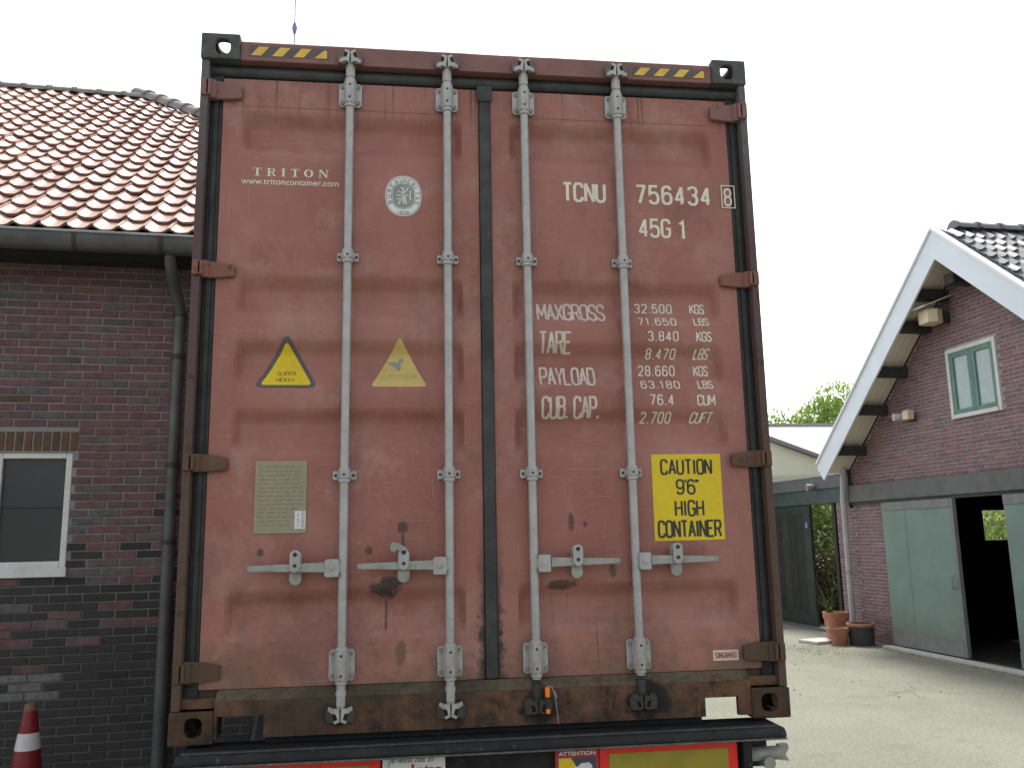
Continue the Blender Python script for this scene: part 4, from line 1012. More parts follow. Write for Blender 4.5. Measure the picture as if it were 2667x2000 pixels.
for i, bx in enumerate(BX):
    q = MB(); q.cyl((0, BY, .14 if i < 2 else .185), (0, BY, 2.765), .0172, 18)
    if i > 1: pass
    bar = q.build('locking_bar', gal, ct, smooth=True, loc=(bx, 0, 0))
    for me, nm in ((me_top, 'bearing_plate'), (me_low, 'bearing_plate'), (me_c1, 'guide_clamp'), (me_c2, 'guide_clamp'), (me_pins, 'pins'), (me_ct, 'cam')):
        ob(nm, me, bar, .0012 if nm in ('bearing_plate', 'guide_clamp') else 0)
    for sx in (-.035, .035):
        for z in (2.622, 2.696, .222, .306): ob('bolt_head', me_b, bar, loc=(sx, 0, z))
    ob('cam', me_cb if i < 2 else me_cbd, bar)
    ob('cam_keeper', me_kt, ct, loc=(bx, 0, 0)); ob('cam_keeper', me_kb, ct, loc=(bx, 0, 0))
    tip, root, h0, h1 = [v - bx for v in HND[i]]
    sg = 1 if tip > 0 else -1; zc = .637
    q = MB(); hl, hr = min(h0, h1), max(h0, h1)
    q.prism([(hl + .005, zc - .036), (hr - .003, zc - .036), (hr, zc - .03), (hr, zc + .028), (hr - .006, zc + .033), (hl + .008, zc + .033), (hl, zc + .025), (hl, zc - .028)], -.008, .012, 'y')
    q.cyl(((hl + hr) / 2, -.0125, zc), ((hl + hr) / 2, -.008, zc), .011, 12)
    q.box(min(-sg * .002, h0), max(-sg * .002, h0), .004, .010, zc - .02, zc + .02)
    q.build('handle_hub', gal, bar, bevel=.003)
    q = MB(); L_ = tip - root
    sec = [(root, .019, .017), (root + L_ * .35, .016, .016), (root + L_ * .7, .013, .010), (tip, .0105, .006)]
    vs = []
    for x, hz, hy in sec: vs += [(x, -.002 - hy * .5, zc - hz + .002), (x, -.002 + hy * .5, zc - hz + .002), (x, -.002 + hy * .5, zc + hz + .002), (x, -.002 - hy * .5, zc + hz + .002)]
    fs = [(4*k + a, 4*k + (a + 1) % 4, 4*k + 4 + (a + 1) % 4, 4*k + 4 + a) for k in range(3) for a in range(4)] + [(0, 1, 2, 3), (15, 14, 13, 12)]
    q.add(vs, fs); q.build('lock_handle', M['galv_old'], bar, bevel=.0025)
    # catch on the door
    cx = (.449, .8695, 1.5715, 1.990)[i]; d = DL if i < 2 else DR
    def stad(z0, z1, r, n=8): return [(cx + r * cos(pi * k / n + pi), z0 + r + r * sin(pi * k / n + pi)) for k in range(n + 1)] + [(cx + r * cos(pi * k / n), z1 - r + r * sin(pi * k / n)) for k in range(n + 1)]
    q = MB(); q.prism(stad(.572, .705, .0235), .012, .018, 'y'); q.box(cx - .018, cx + .018, .0182, .0482, .60, .68)
    c_ = q.build('handle_catch', M['galv_old'], d, bevel=.0015)
    q = MB(); q.prism(stad(.622, .708, .0205), -.018, -.0125, 'y'); q.box(cx - .019, cx + .019, -.0122, .0115, .676, .684)
    q.build('catch_flap', gal, d, bevel=.0015)
    q = MB(); q.cyl((cx, -.0192, .690), (cx, -.0182, .690), .0088, 12); q.cyl((cx, -.022, .648), (cx, -.0182, .648), .007, 10); q.build('catch_pins', M['dark_hole'], d)
    if i == 1:
        q = MB(); q.prism([(cx - .052, .700), (cx - .052, .722), (cx - .044, .730), (cx - .022, .728), (cx + .012, .708), (cx + .012, .696), (cx - .03, .700), (cx - .036, .690)], -.026, -.0195, 'y'); q.build('catch_flap', M['galv_old'], d, bevel=.002)
# bolt seal hanging in the third bar's foot
sl2 = thing('bolt_seal', 'orange bolt seal with a short wire hanging at the foot of the third locking bar', 'seal', (1.431, -.02, ZB))
MB().cyl((0, 0, .122), (0, 0, .160), .0095, 14).build('seal_head', M['orange'], sl2, smooth=True, bevel=.003)
MB().cyl((0, 0, .078), (0, 0, .1218), .006, 10).build('seal_pin', M['grease'], sl2, smooth=True)
MB().cyl((.001, 0, .060), (.001, 0, .0775), .0085, 14).build('seal_foot', M['orange'], sl2, smooth=True, bevel=.003)
q = MB(); q.tube([(.006, .004, .165), (.02, .0, .158), (.028, -.004, .13), (.036, -.005, .07), (.041, -.004, .022)], .0016, 6); q.tube([(.028, -.004, .145), (.037, -.005, .118)], .002, 6)
q.build('wire', M['galv_old'], sl2, smooth=True)

# ------------------------------------------------------------------ lettering
def arc(x0, x1, z0, z1): pass
_O = [(0,1.2),(0,4.8),(.35,5.6),(1.1,6),(2.9,6),(3.65,5.6),(4,4.8),(4,1.2),(3.65,.4),(2.9,0),(1.1,0),(.35,.4),(0,1.2)]
G = {
 'A': [[(0,0),(2.05,6.1)],[(1.95,6.1),(4,0)],[(.7,1.9),(3.3,1.9)]], 'B': [[(0,0),(0,6),(2.8,6),(3.6,5.6),(3.8,4.8),(3.6,3.7),(2.8,3.2),(0,3.2)],[(2.8,3.2),(3.7,2.7),(4,1.7),(3.7,.5),(2.8,0),(0,0)]],
 'C': [[(4,4.6),(3.65,5.6),(2.9,6),(1.1,6),(.35,5.6),(0,4.8),(0,1.2),(.35,.4),(1.1,0),(2.9,0),(3.65,.4),(4,1.4)]],
 'D': [[(0,0),(0,6),(2.6,6),(3.6,5.5),(4,4.6),(4,1.4),(3.6,.5),(2.6,0),(0,0)]], 'E': [[(4,6),(0,6),(0,0),(4,0)],[(0,3.1),(3.2,3.1)]],
 'F': [[(4,6),(0,6),(0,0)],[(0,3.1),(3.2,3.1)]], 'G': [[(4,4.6),(3.65,5.6),(2.9,6),(1.1,6),(.35,5.6),(0,4.8),(0,1.2),(.35,.4),(1.1,0),(2.9,0),(3.65,.4),(4,1.2),(4,2.8),(2.2,2.8)]],
 'H': [[(0,0),(0,6)],[(4,0),(4,6)],[(0,3.1),(4,3.1)]], 'I': [[(.6,0),(.6,6)]], 'K': [[(0,0),(0,6)],[(4,6),(0,2.4)],[(1.4,3.6),(4,0)]], 'L': [[(0,6),(0,0),(3.8,0)]],
 'M': [[(0,0),(0,6)],[(.05,6.15),(2.45,1.6)],[(2.35,1.6),(4.75,6.15)],[(4.8,6),(4.8,0)]], 'N': [[(0,0),(0,6)],[(.05,6.15),(3.95,-.15)],[(4,0),(4,6)]], 'O': [_O], '0': [_O],
 'P': [[(0,0),(0,6),(2.9,6),(3.7,5.5),(4,4.5),(3.7,3.3),(2.9,2.8),(0,2.8)]], 'R': [[(0,0),(0,6),(2.9,6),(3.7,5.5),(4,4.6),(3.7,3.5),(2.9,3),(0,3)],[(2.2,3),(4,0)]],
 'S': [[(3.9,4.8),(3.6,5.6),(2.8,6),(1.2,6),(.4,5.6),(0,4.8),(.3,3.8),(1.2,3.3),(2.8,2.8),(3.7,2.2),(4,1.2),(3.6,.4),(2.8,0),(1.2,0),(.4,.4),(0,1.2)]],
 'T': [[(0,6),(4,6)],[(2,6),(2,0)]], 'U': [[(0,6),(0,1.2),(.35,.4),(1.1,0),(2.9,0),(3.65,.4),(4,1.2),(4,6)]], 'V': [[(0,6),(2.05,-.1)],[(1.95,-.1),(4,6)]],
 'X': [[(0,0),(4,6)],[(0,6),(4,0)]], 'Y': [[(0,6),(2,2.9),(4,6)],[(2,2.9),(2,0)]],
 '1': [[(.2,4.9),(1.4,6),(1.4,0)]], '2': [[(0,4.7),(.4,5.6),(1.2,6),(2.8,6),(3.6,5.6),(4,4.6),(3.6,3.5),(0,0),(4,0)]],
 '3': [[(0,5.0),(.4,5.7),(1.2,6),(2.8,6),(3.6,5.6),(3.9,4.7),(3.6,3.7),(2.8,3.2),(1.6,3.2)],[(2.8,3.2),(3.7,2.6),(4,1.6),(3.6,.5),(2.8,0),(1.2,0),(.4,.4),(0,1.1)]],
 '4': [[(2.9,0),(2.9,6)],[(2.9,6),(0,1.45)],[(-.2,1.6),(4,1.6)]], '5': [[(3.8,6),(.3,6),(.1,3.2),(1.0,3.7),(2.7,3.7),(3.6,3.2),(4,2.3),(4,1.3),(3.6,.4),(2.8,0),(1.2,0),(.4,.4),(0,1.1)]],
 '6': [[(3.8,4.9),(3.5,5.6),(2.7,6),(1.2,6),(.4,5.5),(0,4.5),(0,1.2),(.4,.4),(1.2,0),(2.8,0),(3.6,.4),(4,1.2),(4,2.3),(3.6,3.2),(2.8,3.6),(1.2,3.6),(.4,3.2),(0,2.4)]],
 '7': [[(0,6),(4.2,6)],[(4,6.2),(1.4,0)]], '8': [[(1.2,3.2),(.3,3.8),(.1,4.7),(.4,5.6),(1.2,6),(2.8,6),(3.6,5.6),(3.9,4.7),(3.7,3.8),(2.8,3.2),(1.2,3.2),(.3,2.6),(0,1.5),(.4,.4),(1.2,0),(2.8,0),(3.6,.4),(4,1.5),(3.7,2.6),(2.8,3.2)]],
 '9': [[(.2,1.1),(.5,.4),(1.3,0),(2.8,0),(3.6,.5),(4,1.5),(4,4.8),(3.6,5.6),(2.8,6),(1.2,6),(.4,5.6),(0,4.8),(0,3.7),(.4,2.8),(1.2,2.4),(2.8,2.4),(3.6,2.8),(4,3.6)]],
 '.': [[(.3,-.1),(.3,.55)]], "'": [[(.3,6.2),(.3,5.0)]], '"': [[(.1,6.2),(.1,5.0)],[(1.2,6.2),(1.2,5.0)]],
}
WD = {'I': 1.2, '1': 2.6, '.': .6, "'": .6, '"': 1.3, 'M': 4.8, ' ': 2.4}
def stroke_text(txt, wdt=.8, gap=1.5, kx=1.):
    """triangulated strokes: returns verts (x,z,layer), faces"""
    vs, fs = [], []; x = 0; lay_ = 0
    for ch in txt:
        for pl_ in G.get(ch, []):
            p = [Vector(((q[0] + x) * kx, q[1])) for q in pl_]; closed = (p[0] - p[-1]).length < 1e-6
            m = len(p); L_, R_ = [], []
            for i in range(m):
                a = p[i - 1] if i else (p[-2] if closed else None); c = p[i + 1] if i < m - 1 else (p[1] if closed else None)
                d1_ = (p[i] - a).normalized() if a is not None else None; d2_ = (c - p[i]).normalized() if c is not None else None
                if d1_ is None: d1_ = d2_
                if d2_ is None: d2_ = d1_
                n1, n2 = Vector((-d1_.y, d1_.x)), Vector((-d2_.y, d2_.x)); mm = n1 + n2
                mm = mm / max(.35, mm.length_squared / 2) if mm.length > .01 else n1
                mm = mm / 1.0
                e = Vector((0, 0))
                if not closed and i == 0: e = -d2_ * wdt * .0
                L_.append(p[i] + mm * wdt / 2 + e); R_.append(p[i] - mm * wdt / 2 + e)
            o = len(vs); vs += [(q.x, q.y, lay_ + i_ * .4) for i_, q in enumerate(L_)] + [(q.x, q.y, lay_ + i_ * .4) for i_, q in enumerate(R_)]
            fs += [(o + i, o + i + 1, o + m + i + 1, o + m + i) for i in range(m - 1)]; lay_ = (lay_ + 1) % 3
        x += WD.get(ch, 4) + gap
    return vs, fs
def fitbox(vs, x0, x1, z0, z1, shear=0.):
    ax, bx_ = min(v[0] for v in vs), max(v[0] for v in vs); az, bz = min(v[1] for v in vs), max(v[1] for v in vs)
    out = []
    for v in vs:
        u, t_ = (v[0] - ax) / (bx_ - ax), (v[1] - az) / (bz - az)
        out.append((x0 + (x1 - x0) * u + shear * (t_ - .5) * (z1 - z0), z0 + (z1 - z0) * t_, v[2] if len(v) > 2 else 0))
    return out
def flat(name, vs, fs, mat, parent, off=.0012, drape=True, base=None):
    """flat print: (x,z,layer) -> follows the door panel's pressed profile"""
    me = bpy.data.meshes.new(name); bm = bmesh.new()
    bv = [bm.verts.new((v[0], v[2] if len(v) > 2 else 0, v[1])) for v in vs]
    for f in fs:
        try: bm.faces.new([bv[i] for i in f])
        except ValueError: pass
    bm.normal_update()
    if drape:
        lo, hi = min(v[1] for v in vs), max(v[1] for v in vs)
        for z in ZBR:
            if lo < z < hi: bmesh.ops.bisect_plane(bm, geom=bm.verts[:] + bm.edges[:] + bm.faces[:], plane_co=(0, 0, z), plane_no=(0, 0, 1), dist=1e-6)
    for v in bm.verts:
        lay_ = v.co.y; v.co.y = (dep(v.co.z) if drape else (base if base is not None else FY)) - off - lay_ * .00012
    for f in bm.faces:
        if f.normal.y > 0: f.normal_flip()
    bm.to_mesh(me); bm.free(); me.materials.append(mat)
    return ob(name, me, parent)
SW = .80
def stext(txt, x0, x1, z0, z1, mat, parent, wdt=.8, gap=1.5, shear=0., off=.0012, **k):
    nat = sum(WD.get(c_, 4) + gap for c_ in txt) - gap; kx = ((x1 - x0) / nat) / ((z1 - z0) / 6)
    vs, fs = stroke_text(txt, wdt * SW, gap, kx); return flat('lettering', fitbox(vs, x0, x1, z0, z1, shear), fs, mat, parent, off, **k)
def ftext(txt, x0, x1, z0, z1, mat, parent, bold=.0, shear=0., off=.0012, spc=1., **k):
    cu = bpy.data.curves.new('t', 'FONT'); cu.body = txt; cu.offset = bold; cu.space_character = spc; cu.resolution_u = 3
    o = bpy.data.objects.new('t', cu); COL.objects.link(o); bpy.context.view_layer.update()
    me = bpy.data.meshes.new_from_object(o.evaluated_get(bpy.context.evaluated_depsgraph_get()))
    vs = [(v.co.x, v.co.y, 0) for v in me.vertices]; fs = [tuple(p.vertices) for p in me.polygons]
    bpy.data.objects.remove(o); bpy.data.curves.remove(cu); bpy.data.meshes.remove(me)
    return flat('lettering', fitbox(vs, x0, x1, z0, z1, shear), fs, mat, parent, off, **k)
def fpoly(name, pts, mat, parent, off=.0010, **k): return flat(name, [(p[0], p[1], 0) for p in pts], [tuple(range(len(pts)))], mat, parent, off, **k)
def fring(name, o_, i_, mat, parent, off=.0010, **k):
    n = len(o_); return flat(name, [(p[0], p[1], 0) for p in o_ + i_], [(j, (j + 1) % n, n + (j + 1) % n, n + j) for j in range(n)], mat, parent, off, **k)
LT_ = M['letter']; LW = M['letter_worn']
# slab-serif name
def serif(name, x0, x1, z0, z1):
    B, T_, S = 1.15, .42, .42
    def rc(a, b, c, d): return [(a, c), (b, c), (b, d), (a, d)]
    Lr = {'T': [rc(1.9,3.1,.35,5.65), rc(1.1,3.9,0,.42), rc(.2,4.8,5.6,6), [(.2,5.6),(.55,5.6),(.4,4.3),(.2,4.3)], [(4.45,5.6),(4.8,5.6),(4.8,4.3),(4.6,4.3)]],
          'R': [rc(.8,2.0,.35,5.65), rc(.2,2.6,0,.42), rc(.2,3.4,5.6,6), rc(2.0,3.2,2.85,3.25), [(3.4,6),(4.3,5.6),(4.7,4.6),(4.3,3.5),(3.2,2.85),(3.2,3.25),(3.5,3.8),(3.6,4.6),(3.5,5.3),(3.2,5.6)], [(2.5,2.84),(3.5,2.84),(4.9,.42),(5.3,.42),(5.3,0),(4.0,0)]],
          'I': [rc(.7,1.9,.43,5.57), rc(.1,2.5,0,.42), rc(.1,2.5,5.58,6)],
          'N': [rc(.7,1.15,.43,5.57), rc(.1,1.8,0,.42), rc(3.9,5.4,5.58,6), rc(4.45,4.9,0,5.57), [(.2,6),(1.8,6),(4.44,1.6),(4.44,0),(4.2,0),(1.16,5.0),(1.16,5.58),(.2,5.58)]]}
    vs, fs = [], []; x = 0
    for ch in 'TRITON':
        if ch == 'O':
            n = 24; o = len(vs)
            vs += [(x + 2.5 + 2.5 * cos(2*pi*k/n), 3 + 3.05 * sin(2*pi*k/n), 0) for k in range(n)] + [(x + 2.5 + 1.3 * cos(2*pi*k/n), 3 + 2.6 * sin(2*pi*k/n), 0) for k in range(n)]
            fs += [(o + k, o + (k + 1) % n, o + n + (k + 1) % n, o + n + k) for k in range(n)]; x += 5.2 + 2.6; continue
        wmax = 0
        for j, pl_ in enumerate(Lr[ch]):
            o = len(vs); vs += [(x + p[0], p[1], j % 4) for p in pl_]; fs.append(tuple(range(o, o + len(pl_)))); wmax = max(wmax, max(p[0] for p in pl_))
        x += wmax + 2.6
    return flat('lettering', fitbox(vs, x0, x1, z0, z1), fs, LT_, DL)
serif('TRITON', .226, .541, 2.279, 2.315)
ftext('www.tritoncontainer.com', .179, .586, 2.241, 2.267, LT_, DL, bold=.006)
stext('TCNU', 1.571, 1.764, 2.204, 2.298, LT_, DR, 1.15, 1.6)
stext('756434', 1.905, 2.247, 2.204, 2.297, LT_, DR, 1.1, 2.3)
stext('8', 2.313, 2.352, 2.206, 2.293, LT_, DR, 1.0, drape=False, base=.0546)
bx0, bx1, bz0, bz1 = 2.300, 2.365, 2.195, 2.305
fring('check_digit_box', [(bx0, bz0), (bx1, bz0), (bx1, bz1), (bx0, bz1)], [(bx0 + .0045, bz0 + .0045), (bx1 - .0045, bz0 + .0045), (bx1 - .0045, bz1 - .0045), (bx0 + .0045, bz1 - .0045)], LT_, DR, base=.0485, drape=False)
stext('45G', 1.907, 2.057, 2.047, 2.138, LT_, DR, 1.1, 1.8); stext('1', 2.093, 2.121, 2.047, 2.138, LT_, DR, 1.1)
for t_, bb in (('MAXGROSS', (1.440, 1.745, 1.662, 1.746)), ('TARE', (1.448, 1.585, 1.517, 1.614)), ('PAYLOAD', (1.445, 1.691, 1.376, 1.462)), ('CUB. CAP.', (1.448, 1.700, 1.234, 1.330))):
    stext(t_, *bb, LW, DR, .88, 1.0)
for t_, bb, u_, ub, sh in (('32.500', (1.881, 2.053, 1.707, 1.751), 'KGS', (2.134, 2.203, 1.707, 1.753), 0), ('71.650', (1.888, 2.060, 1.644, 1.684), 'LBS', (2.140, 2.210, 1.645, 1.685), 0),
                           ('3.840', (1.927, 2.066, 1.574, 1.619), 'KGS', (2.146, 2.217, 1.573, 1.619), 0), ('8.470', (1.920, 2.056, 1.499, 1.544), 'LBS', (2.140, 2.208, 1.499, 1.545), .22),
                           ('28.660', (1.882, 2.052, 1.424, 1.472), 'KGS', (2.136, 2.204, 1.424, 1.472), 0), ('63.180', (1.886, 2.062, 1.363, 1.403), 'LBS', (2.143, 2.212, 1.363, 1.403), 0),
                           ('76.4', (1.925, 2.027, 1.290, 1.338), 'CUM', (2.134, 2.216, 1.289, 1.337), 0), ('2.700', (1.879, 2.019, 1.215, 1.263), 'CUFT', (2.106, 2.202, 1.215, 1.262), .25)):
    stext(t_, *bb, LT_, DR, 1.0, 2.4, sh * .3); stext(u_, *ub, LT_, DR, 1.05, 1.2, sh)
# hazard strips on the header
for x0, x1, z0, z1 in ((.200, .536, 2.808, 2.856), (1.900, 2.246, 2.806, 2.850)):
    hz = fpoly('hazard_strip', [(x0, z0), (x1, z0), (x1, z1), (x0, z1)], M['haz_dark'], ct, .0012, drape=False, base=.012); w_ = x1 - x0
    for k in range(4):
        a = x0 + .006 + k * w_ * .268; s_ = w_ * .175; sk = w_ * .10
        pts = [(a, z0 + .003), (a + s_ * .75, z0 + .003), (a + s_ * .75 + sk, z1 - .003), (a + sk, z1 - .003)] if k < 3 else [(a, z0 + .003), (x1 - .006, z0 + .003), (x1 - .006, z1 - .010), (a + s_ * .75, z1 - .004)]
        fpoly('hazard_stripe', pts, M['haz_yellow'], hz, .0022, drape=False, base=.012)
# classification emblem
ocx, ocz, orx, orz = .863, 2.2085, .078, .092
def ell(a, n=40, sq=2.25): return oval(ocx, ocz, orx * a, orz * a, n, sq)
em = fpoly('round_emblem', ell(1), M['logo'], DL)
fring('emblem_line', ell(.955), ell(.925), M['logo_grey'], em, .0016)
fpoly('emblem_field', ell(.60, 32, 2.6), M['logo_grey'], em, .0016)
fring('emblem_line', ell(.66, 32, 2.6), ell(.635, 32, 2.6), M['logo_grey'], em, .0016)
vs, fs = [], []
for word, a0, a1 in (('BUREAU', 205, 98), ('VERITAS', 82, -25)):
    for i, ch in enumerate(word):
        a = radians(a0 + (a1 - a0) * i / (len(word) - 1)); sv, sf = stroke_text(ch, 1.0); o = len(vs)
        for v in sv:
            lx, lz = (v[0] - 2) * .0030, (v[1] - 3) * .0028
            r_ = .79; px_, pz_ = ocx + orx * r_ * cos(a), ocz + orz * r_ * sin(a); an = a - pi / 2
            vs.append((px_ + lx * cos(an) - lz * sin(an), pz_ + lx * sin(an) + lz * cos(an), v[2]))
        fs += [tuple(q + o for q in f) for f in sf]
sv, sf = stroke_text('1828', .9); o = len(vs); sv = fitbox(sv, ocx - .024, ocx + .024, ocz - .083, ocz - .068); vs += sv; fs += [tuple(q + o for q in f) for f in sf]
flat('emblem_lettering', vs, fs, M['logo_grey'], em, .0018)
def strip_(pts, w_):
    v_, f_ = [], []
    for (a, b) in zip(pts, pts[1:]):
        a, b = Vector(a), Vector(b); d = (b - a).normalized(); nn = Vector((-d.y, d.x)) * w_ / 2; o = len(v_)
        v_ += [(*(a + nn), len(v_) / 4 % 3), (*(a - nn), len(v_) / 4 % 3), (*(b - nn), len(v_) / 4 % 3), (*(b + nn), len(v_) / 4 % 3)]; f_.append((o, o + 1, o + 2, o + 3))
    return v_, f_
vs, fs = [], []
for pts, w_ in (([(0, .040), (0, -.035)], .006), ([(-.03, .002), (.032, .002)], .004), ([(-.002, .0), (-.022, -.04)], .005), ([(.006, 0), (.012, -.038)], .005), ([(-.024, .022), (-.006, .014)], .004), ([(.008, .016), (.022, .040)], .004), ([(.03, .024), (.03, -.02)], .005), ([(-.026, -.012), (-.006, -.018)], .004), ([(-.012, .034), (.006, .040)], .006)):
    v_, f_ = strip_([(ocx + p[0], ocz + p[1]) for p in pts], w_); o = len(vs); vs += v_; fs += [tuple(q + o for q in f) for f in f_]
flat('emblem_figure', vs, fs, M['logo'], em, .0020)
# warning triangles
def rtri(ax, az, bx_, cx_, bz, r, n=5):
    P = [Vector((ax, az)), Vector((bx_, bz)), Vector((cx_, bz))]; c = (P[0] + P[1] + P[2]) / 3; out = []
    for i in range(3):
        p, a, b = P[i], P[i - 1], P[(i + 1) % 3]; u, v = (a - p).normalized() * r, (b - p).normalized() * r
        for k in range(n + 1):
            t_ = k / n; out.append(tuple(p + u * (1 - t_) ** 2 + v * t_ ** 2))
    return out
tr = fpoly('warning_triangle', rtri(.386, 1.596, .255, .517, 1.362, .035), M['haz_dark'], DL)
fpoly('triangle_field', rtri(.386, 1.560, .282, .492, 1.374, .02), M['yellow'], tr, .0018)
for t_, bb in (('SUPER', (.348, .423, 1.418, 1.436)), ('HEAVY', (.346, .420, 1.389, 1.407))): stext(t_, *bb, M['print_black'], tr, .9, 1.4, off=.0024)
tr2 = fpoly('warning_triangle', rtri(.851, 1.582, .730, .966, 1.368, .02), M['yellow_old'], DL)
fpoly('triangle_arrow', [(.792, 1.478), (.846, 1.478), (.846, 1.494), (.866, 1.494), (.866, 1.480), (.856, 1.478), (.850, 1.440), (.818, 1.464)], M['logo_grey'], tr2, .0018)
stext('CAUTION', .775, .922, 1.408, 1.428, pm('faded_print', (.36, .27, .12), (.33, .26, .13)), tr2, .8, 2.2, off=.0018)
# data plate
q = MB(); q.box(.277, .481, FY - .004, FY - .0005, .773, 1.062); dpl = q.build('data_plate', M['plate'], DL, bevel=.002)
PB = dict(drape=False, base=FY - .004)
fring('plate_border', [(.281, .777), (.477, .777), (.477, 1.058), (.281, 1.058)], [(.285, .781), (.473, .781), (.473, 1.054), (.285, 1.054)], pm('plate_line', (.30, .27, .20), (.26, .23, .17)), dpl, .0006, **PB)
rr = random.Random(8); vs, fs = [], []
for k in range(15):
    z = 1.035 - k * .0165; x = .292
    while x < .46:
        l_ = rr.uniform(.006, .028)
        if not (z < .87 and x > .42): o = len(vs); vs += [(x, z, 0), (min(x + l_, .468), z, 0), (min(x + l_, .468), z + .0035, 0), (x, z + .0035, 0)]; fs.append((o, o + 1, o + 2, o + 3))
        x += l_ + rr.uniform(.005, .014)
flat('plate_print', vs, fs, pm('plate_engraving', (.17, .15, .105), (.15, .15, .10)), dpl, .0006, **PB)
bs = fpoly('barcode_sticker', [(.436, .790), (.479, .790), (.479, .862), (.436, .862)], M['white'], dpl, .0012, **PB)
vs, fs = [], []; z = .795
while z < .858:
    hh = rr.choice((.0012, .002, .003)); o = len(vs); vs += [(.462, z, 0), (.475, z, 0), (.475, z + hh, 0), (.462, z + hh, 0)]; fs.append((o, o + 1, o + 2, o + 3)); z += hh + rr.choice((.0014, .0022))
for (a, b, c, d) in ((.447, .452, .80, .806), (.447, .452, .812, .832), (.447, .452, .838, .85)): o = len(vs); vs += [(a, c, 0), (b, c, 0), (b, d, 0), (a, d, 0)]; fs.append((o, o + 1, o + 2, o + 3))
flat('barcode', vs, fs, M['grey_print'], bs, .0018, **PB)
# caution sign
cs = fpoly('caution_sign', [(1.916, .714), (2.223, .716), (2.222, 1.079), (1.916, 1.078)], M['yellow'], DR, .0012)
for t_, bb, g_ in (('CAUTION', (1.953, 2.183, .990, 1.058), 1.5), ("9'6\"", (2.018, 2.120, .906, .972), 1.0), ('HIGH', (2.008, 2.138, .814, .884), 1.6), ('CONTAINER', (1.930, 2.211, .726, .800), 1.3)):
    stext(t_, *bb, M['print_black'], cs, 1.05, g_, off=.0020)
# maker's label
ml = fpoly('maker_label', [(2.140, .224), (2.250, .224), (2.250, .266), (2.140, .266)], M['brownfilm'], DR, .0012)
fring('label_border', [(2.142, .226), (2.248, .226), (2.248, .264), (2.142, .264)], [(2.145, .229), (2.245, .229), (2.245, .261), (2.145, .261)], M['white'], ml, .0018)
stext('SINGAMAS', 2.149, 2.241, .233, .257, pm('brown_red_print', (.28, .075, .05), (.22, .06, .04)), ml, 1.1, 1.2, off=.0018)

# ================================================================== TRAILER CHASSIS
tc_ = thing('trailer_chassis', 'black container trailer chassis with red and yellow marker boards', 'trailer', (0, 0, ZB))
BS = M['black_steel']
q = MB(); q.prism([(-.128, -.046), (-.128, -.030), (-.112, -.012), (.10, -.012), (.10, -.20), (.075, -.20), (.075, -.046)], .057, 2.357, 'x')
bm_ = q.build('rear_bolster', BS, tc_, bevel=.006)
MB().box(.35, 2.075, .045, .9, -.0115, .0145).build('load_pad', BS, tc_)
MB().box(.057, 2.357, -.127, -.117, -.0535, -.0465).build('bolster_lip', pm('worn_bright_edge', (.10, .10, .10), (.05, .05, .05), 14, .5, .3, speck=(.25, .25, .25), speck_at=.6), tc_)
q = MB(); q.tube([(.07, -.085, -.014), (2.34, -.085, -.014)], .009, 8); q.build('bolster_tube', M['scuff'], tc_, smooth=True)
for x in (.185, 2.19): MB().box(x, x + .036, -.09, .1, -.28, -.0475).build('end_plate', BS, tc_, bevel=.004)
MB().box(.225, 2.185, -.045, .07, -.40, -.0465).build('cross_member', BS, tc_)
KB = -.068
def board(x0, x1, zt):
    q = MB(); q.box(x0, x1, KB + .0005, KB + .018, -.30, zt); o = q.build('marker_board', M['red_refl'], tc_, bevel=.006)
    MB().box(x0 + .038, x1 - .042, KB - .0022, KB, -.262, zt - .036).build('yellow_field', M['yel_refl'], o)
    return o
sc_ = lambda x: .862 + (x - .862) * (3.51 + KB) / 3.51
board(sc_(.212), sc_(.785), -.0475); board(sc_(1.634), sc_(2.202), -.0500)
SB = dict(drape=False, base=KB - .003)
x0, x1 = sc_(.792), sc_(1.030)
MB().box(x0, x1, KB - .003, KB + .018, -.22, -.047).build('white_sticker_panel', M['white'], tc_)
ftext('Je leest het in', x0 + .024, x1 - .046, -.088, -.058, M['print_black'], tc_, shear=.35, off=.0008, **SB)
ftext('truckstar', x0 + .012, x1 - .012, -.135, -.086, M['red_print'], tc_, bold=.05, off=.0010, **SB)
x0, x1 = sc_(1.459), sc_(1.631)
MB().box(x0, x1, KB - .003, KB + .018, -.30, -.0635).build('attention_sign', M['red_print'], tc_)
ftext('ATTENTION', x0 + .012, x1 - .012, -.0855, -.0705, M['white'], tc_, bold=.03, off=.0008, **SB)
fpoly('sign_panel', [(x0 + .012, -.28), (x1 - .012, -.28), (x1 - .012, -.0935), (x0 + .012, -.0935)], pm('dark_teal_print', (.03, .06, .07), (.05, .05, .09)), tc_, .0006, **SB)
fpoly('sign_wedge', [(x0 + .012, -.28), (x0 + .035, -.28), (x0 + .082, -.128), (x0 + .060, -.0938), (x0 + .012, -.0938)], M['yellow'], tc_, .0009, **SB)
fpoly('sign_truck', [(x0 + .04, -.15), (x0 + .05, -.135), (x0 + .085, -.126), (x0 + .10, -.114), (x0 + .13, -.112), (x0 + .142, -.124), (x0 + .142, -.16), (x0 + .05, -.17)], M['white'], tc_, .0013, **SB)
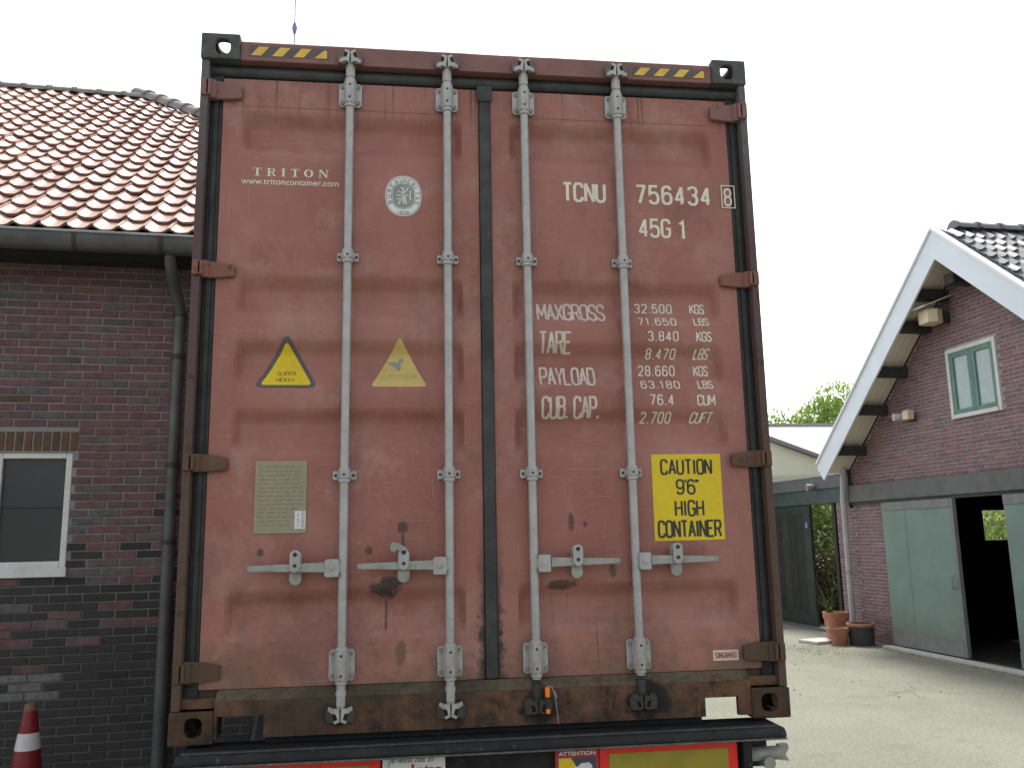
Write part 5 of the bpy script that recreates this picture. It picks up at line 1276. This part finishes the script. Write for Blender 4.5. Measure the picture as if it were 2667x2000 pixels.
# side lamp, lock handle, running gear
q = MB(); q.cyl((.075, -.105, -.155), (.075, .0, -.155), .062, 20); q.build('white_lamp', pm('white_lamp_lens', (.6, .6, .57), (.55, .55, .52), rough=.3), tc_, smooth=True, bevel=.006)
q = MB(); q.cyl((2.24, -.03, -.125), (2.36, -.05, -.118), .026, 14); q.prism([(2.35, -.145), (2.35, -.09), (2.385, -.085), (2.39, -.10), (2.375, -.125), (2.39, -.15)], -.06, -.03, 'y'); q.cyl((2.30, -.08, -.150), (2.30, -.02, -.150), .024, 14)
q.build('twistlock_handle', M['galv_old'], tc_, smooth=True)
for x in (.72, 1.60): MB().box(x, x + .12, .12, 11.8, -.42, -.02).build('chassis_rail', BS, tc_)
for y in (4.0, 8.0, 11.9): MB().box(.03, CW - .03, y, y + .16, -.16, -.013).build('cross_bolster', BS, tc_)
MB().box(.15, CW - .15, -.05, .05, -.72, -.60).build('underrun_bar', BS, tc_, bevel=.01)
for x in (.5, CW - .6): MB().box(x, x + .1, .0, .08, -.60, -.40).build('underrun_bracket', BS, tc_)
TY = pm('tyre_rubber', (.022, .022, .023), (.03, .029, .028), 10, .85, .3)
wm = MB(); wm.lathe([(.29, -.17), (.46, -.19), (.515, -.16), (.525, 0), (.515, .16), (.46, .19), (.29, .17)], 32); me_t = wm.mesh('tyre', TY, True)
rm_ = MB(); rm_.lathe([(0, .04), (.12, .06), (.16, .0), (.27, .02), (.295, .16), (.295, -.16), (.10, -.1), (0, -.1)], 28); me_r = rm_.mesh('rim', M['galv_old'], True)
for y in (1.75, 3.06, 4.37):
    MB().cyl((.3, y, -.635), (CW - .3, y, -.635), .07, 12).build('axle', BS, tc_, smooth=True)
    for lf in (True, False):
        x = .26 if lf else CW - .26
        hub = MB(); hub.cyl((x - .05, y, -.635), (x + .05, y, -.635), .11, 16)
        wh = hub.build('wheel', BS, tc_, smooth=True)
        R_ = Matrix.Translation((x, y, -.635)) @ Matrix.Rotation(pi / 2 if not lf else -pi / 2, 4, 'Y')
        ob('tyre', me_t, wh, mat=R_); ob('rim', me_r, wh, mat=R_)
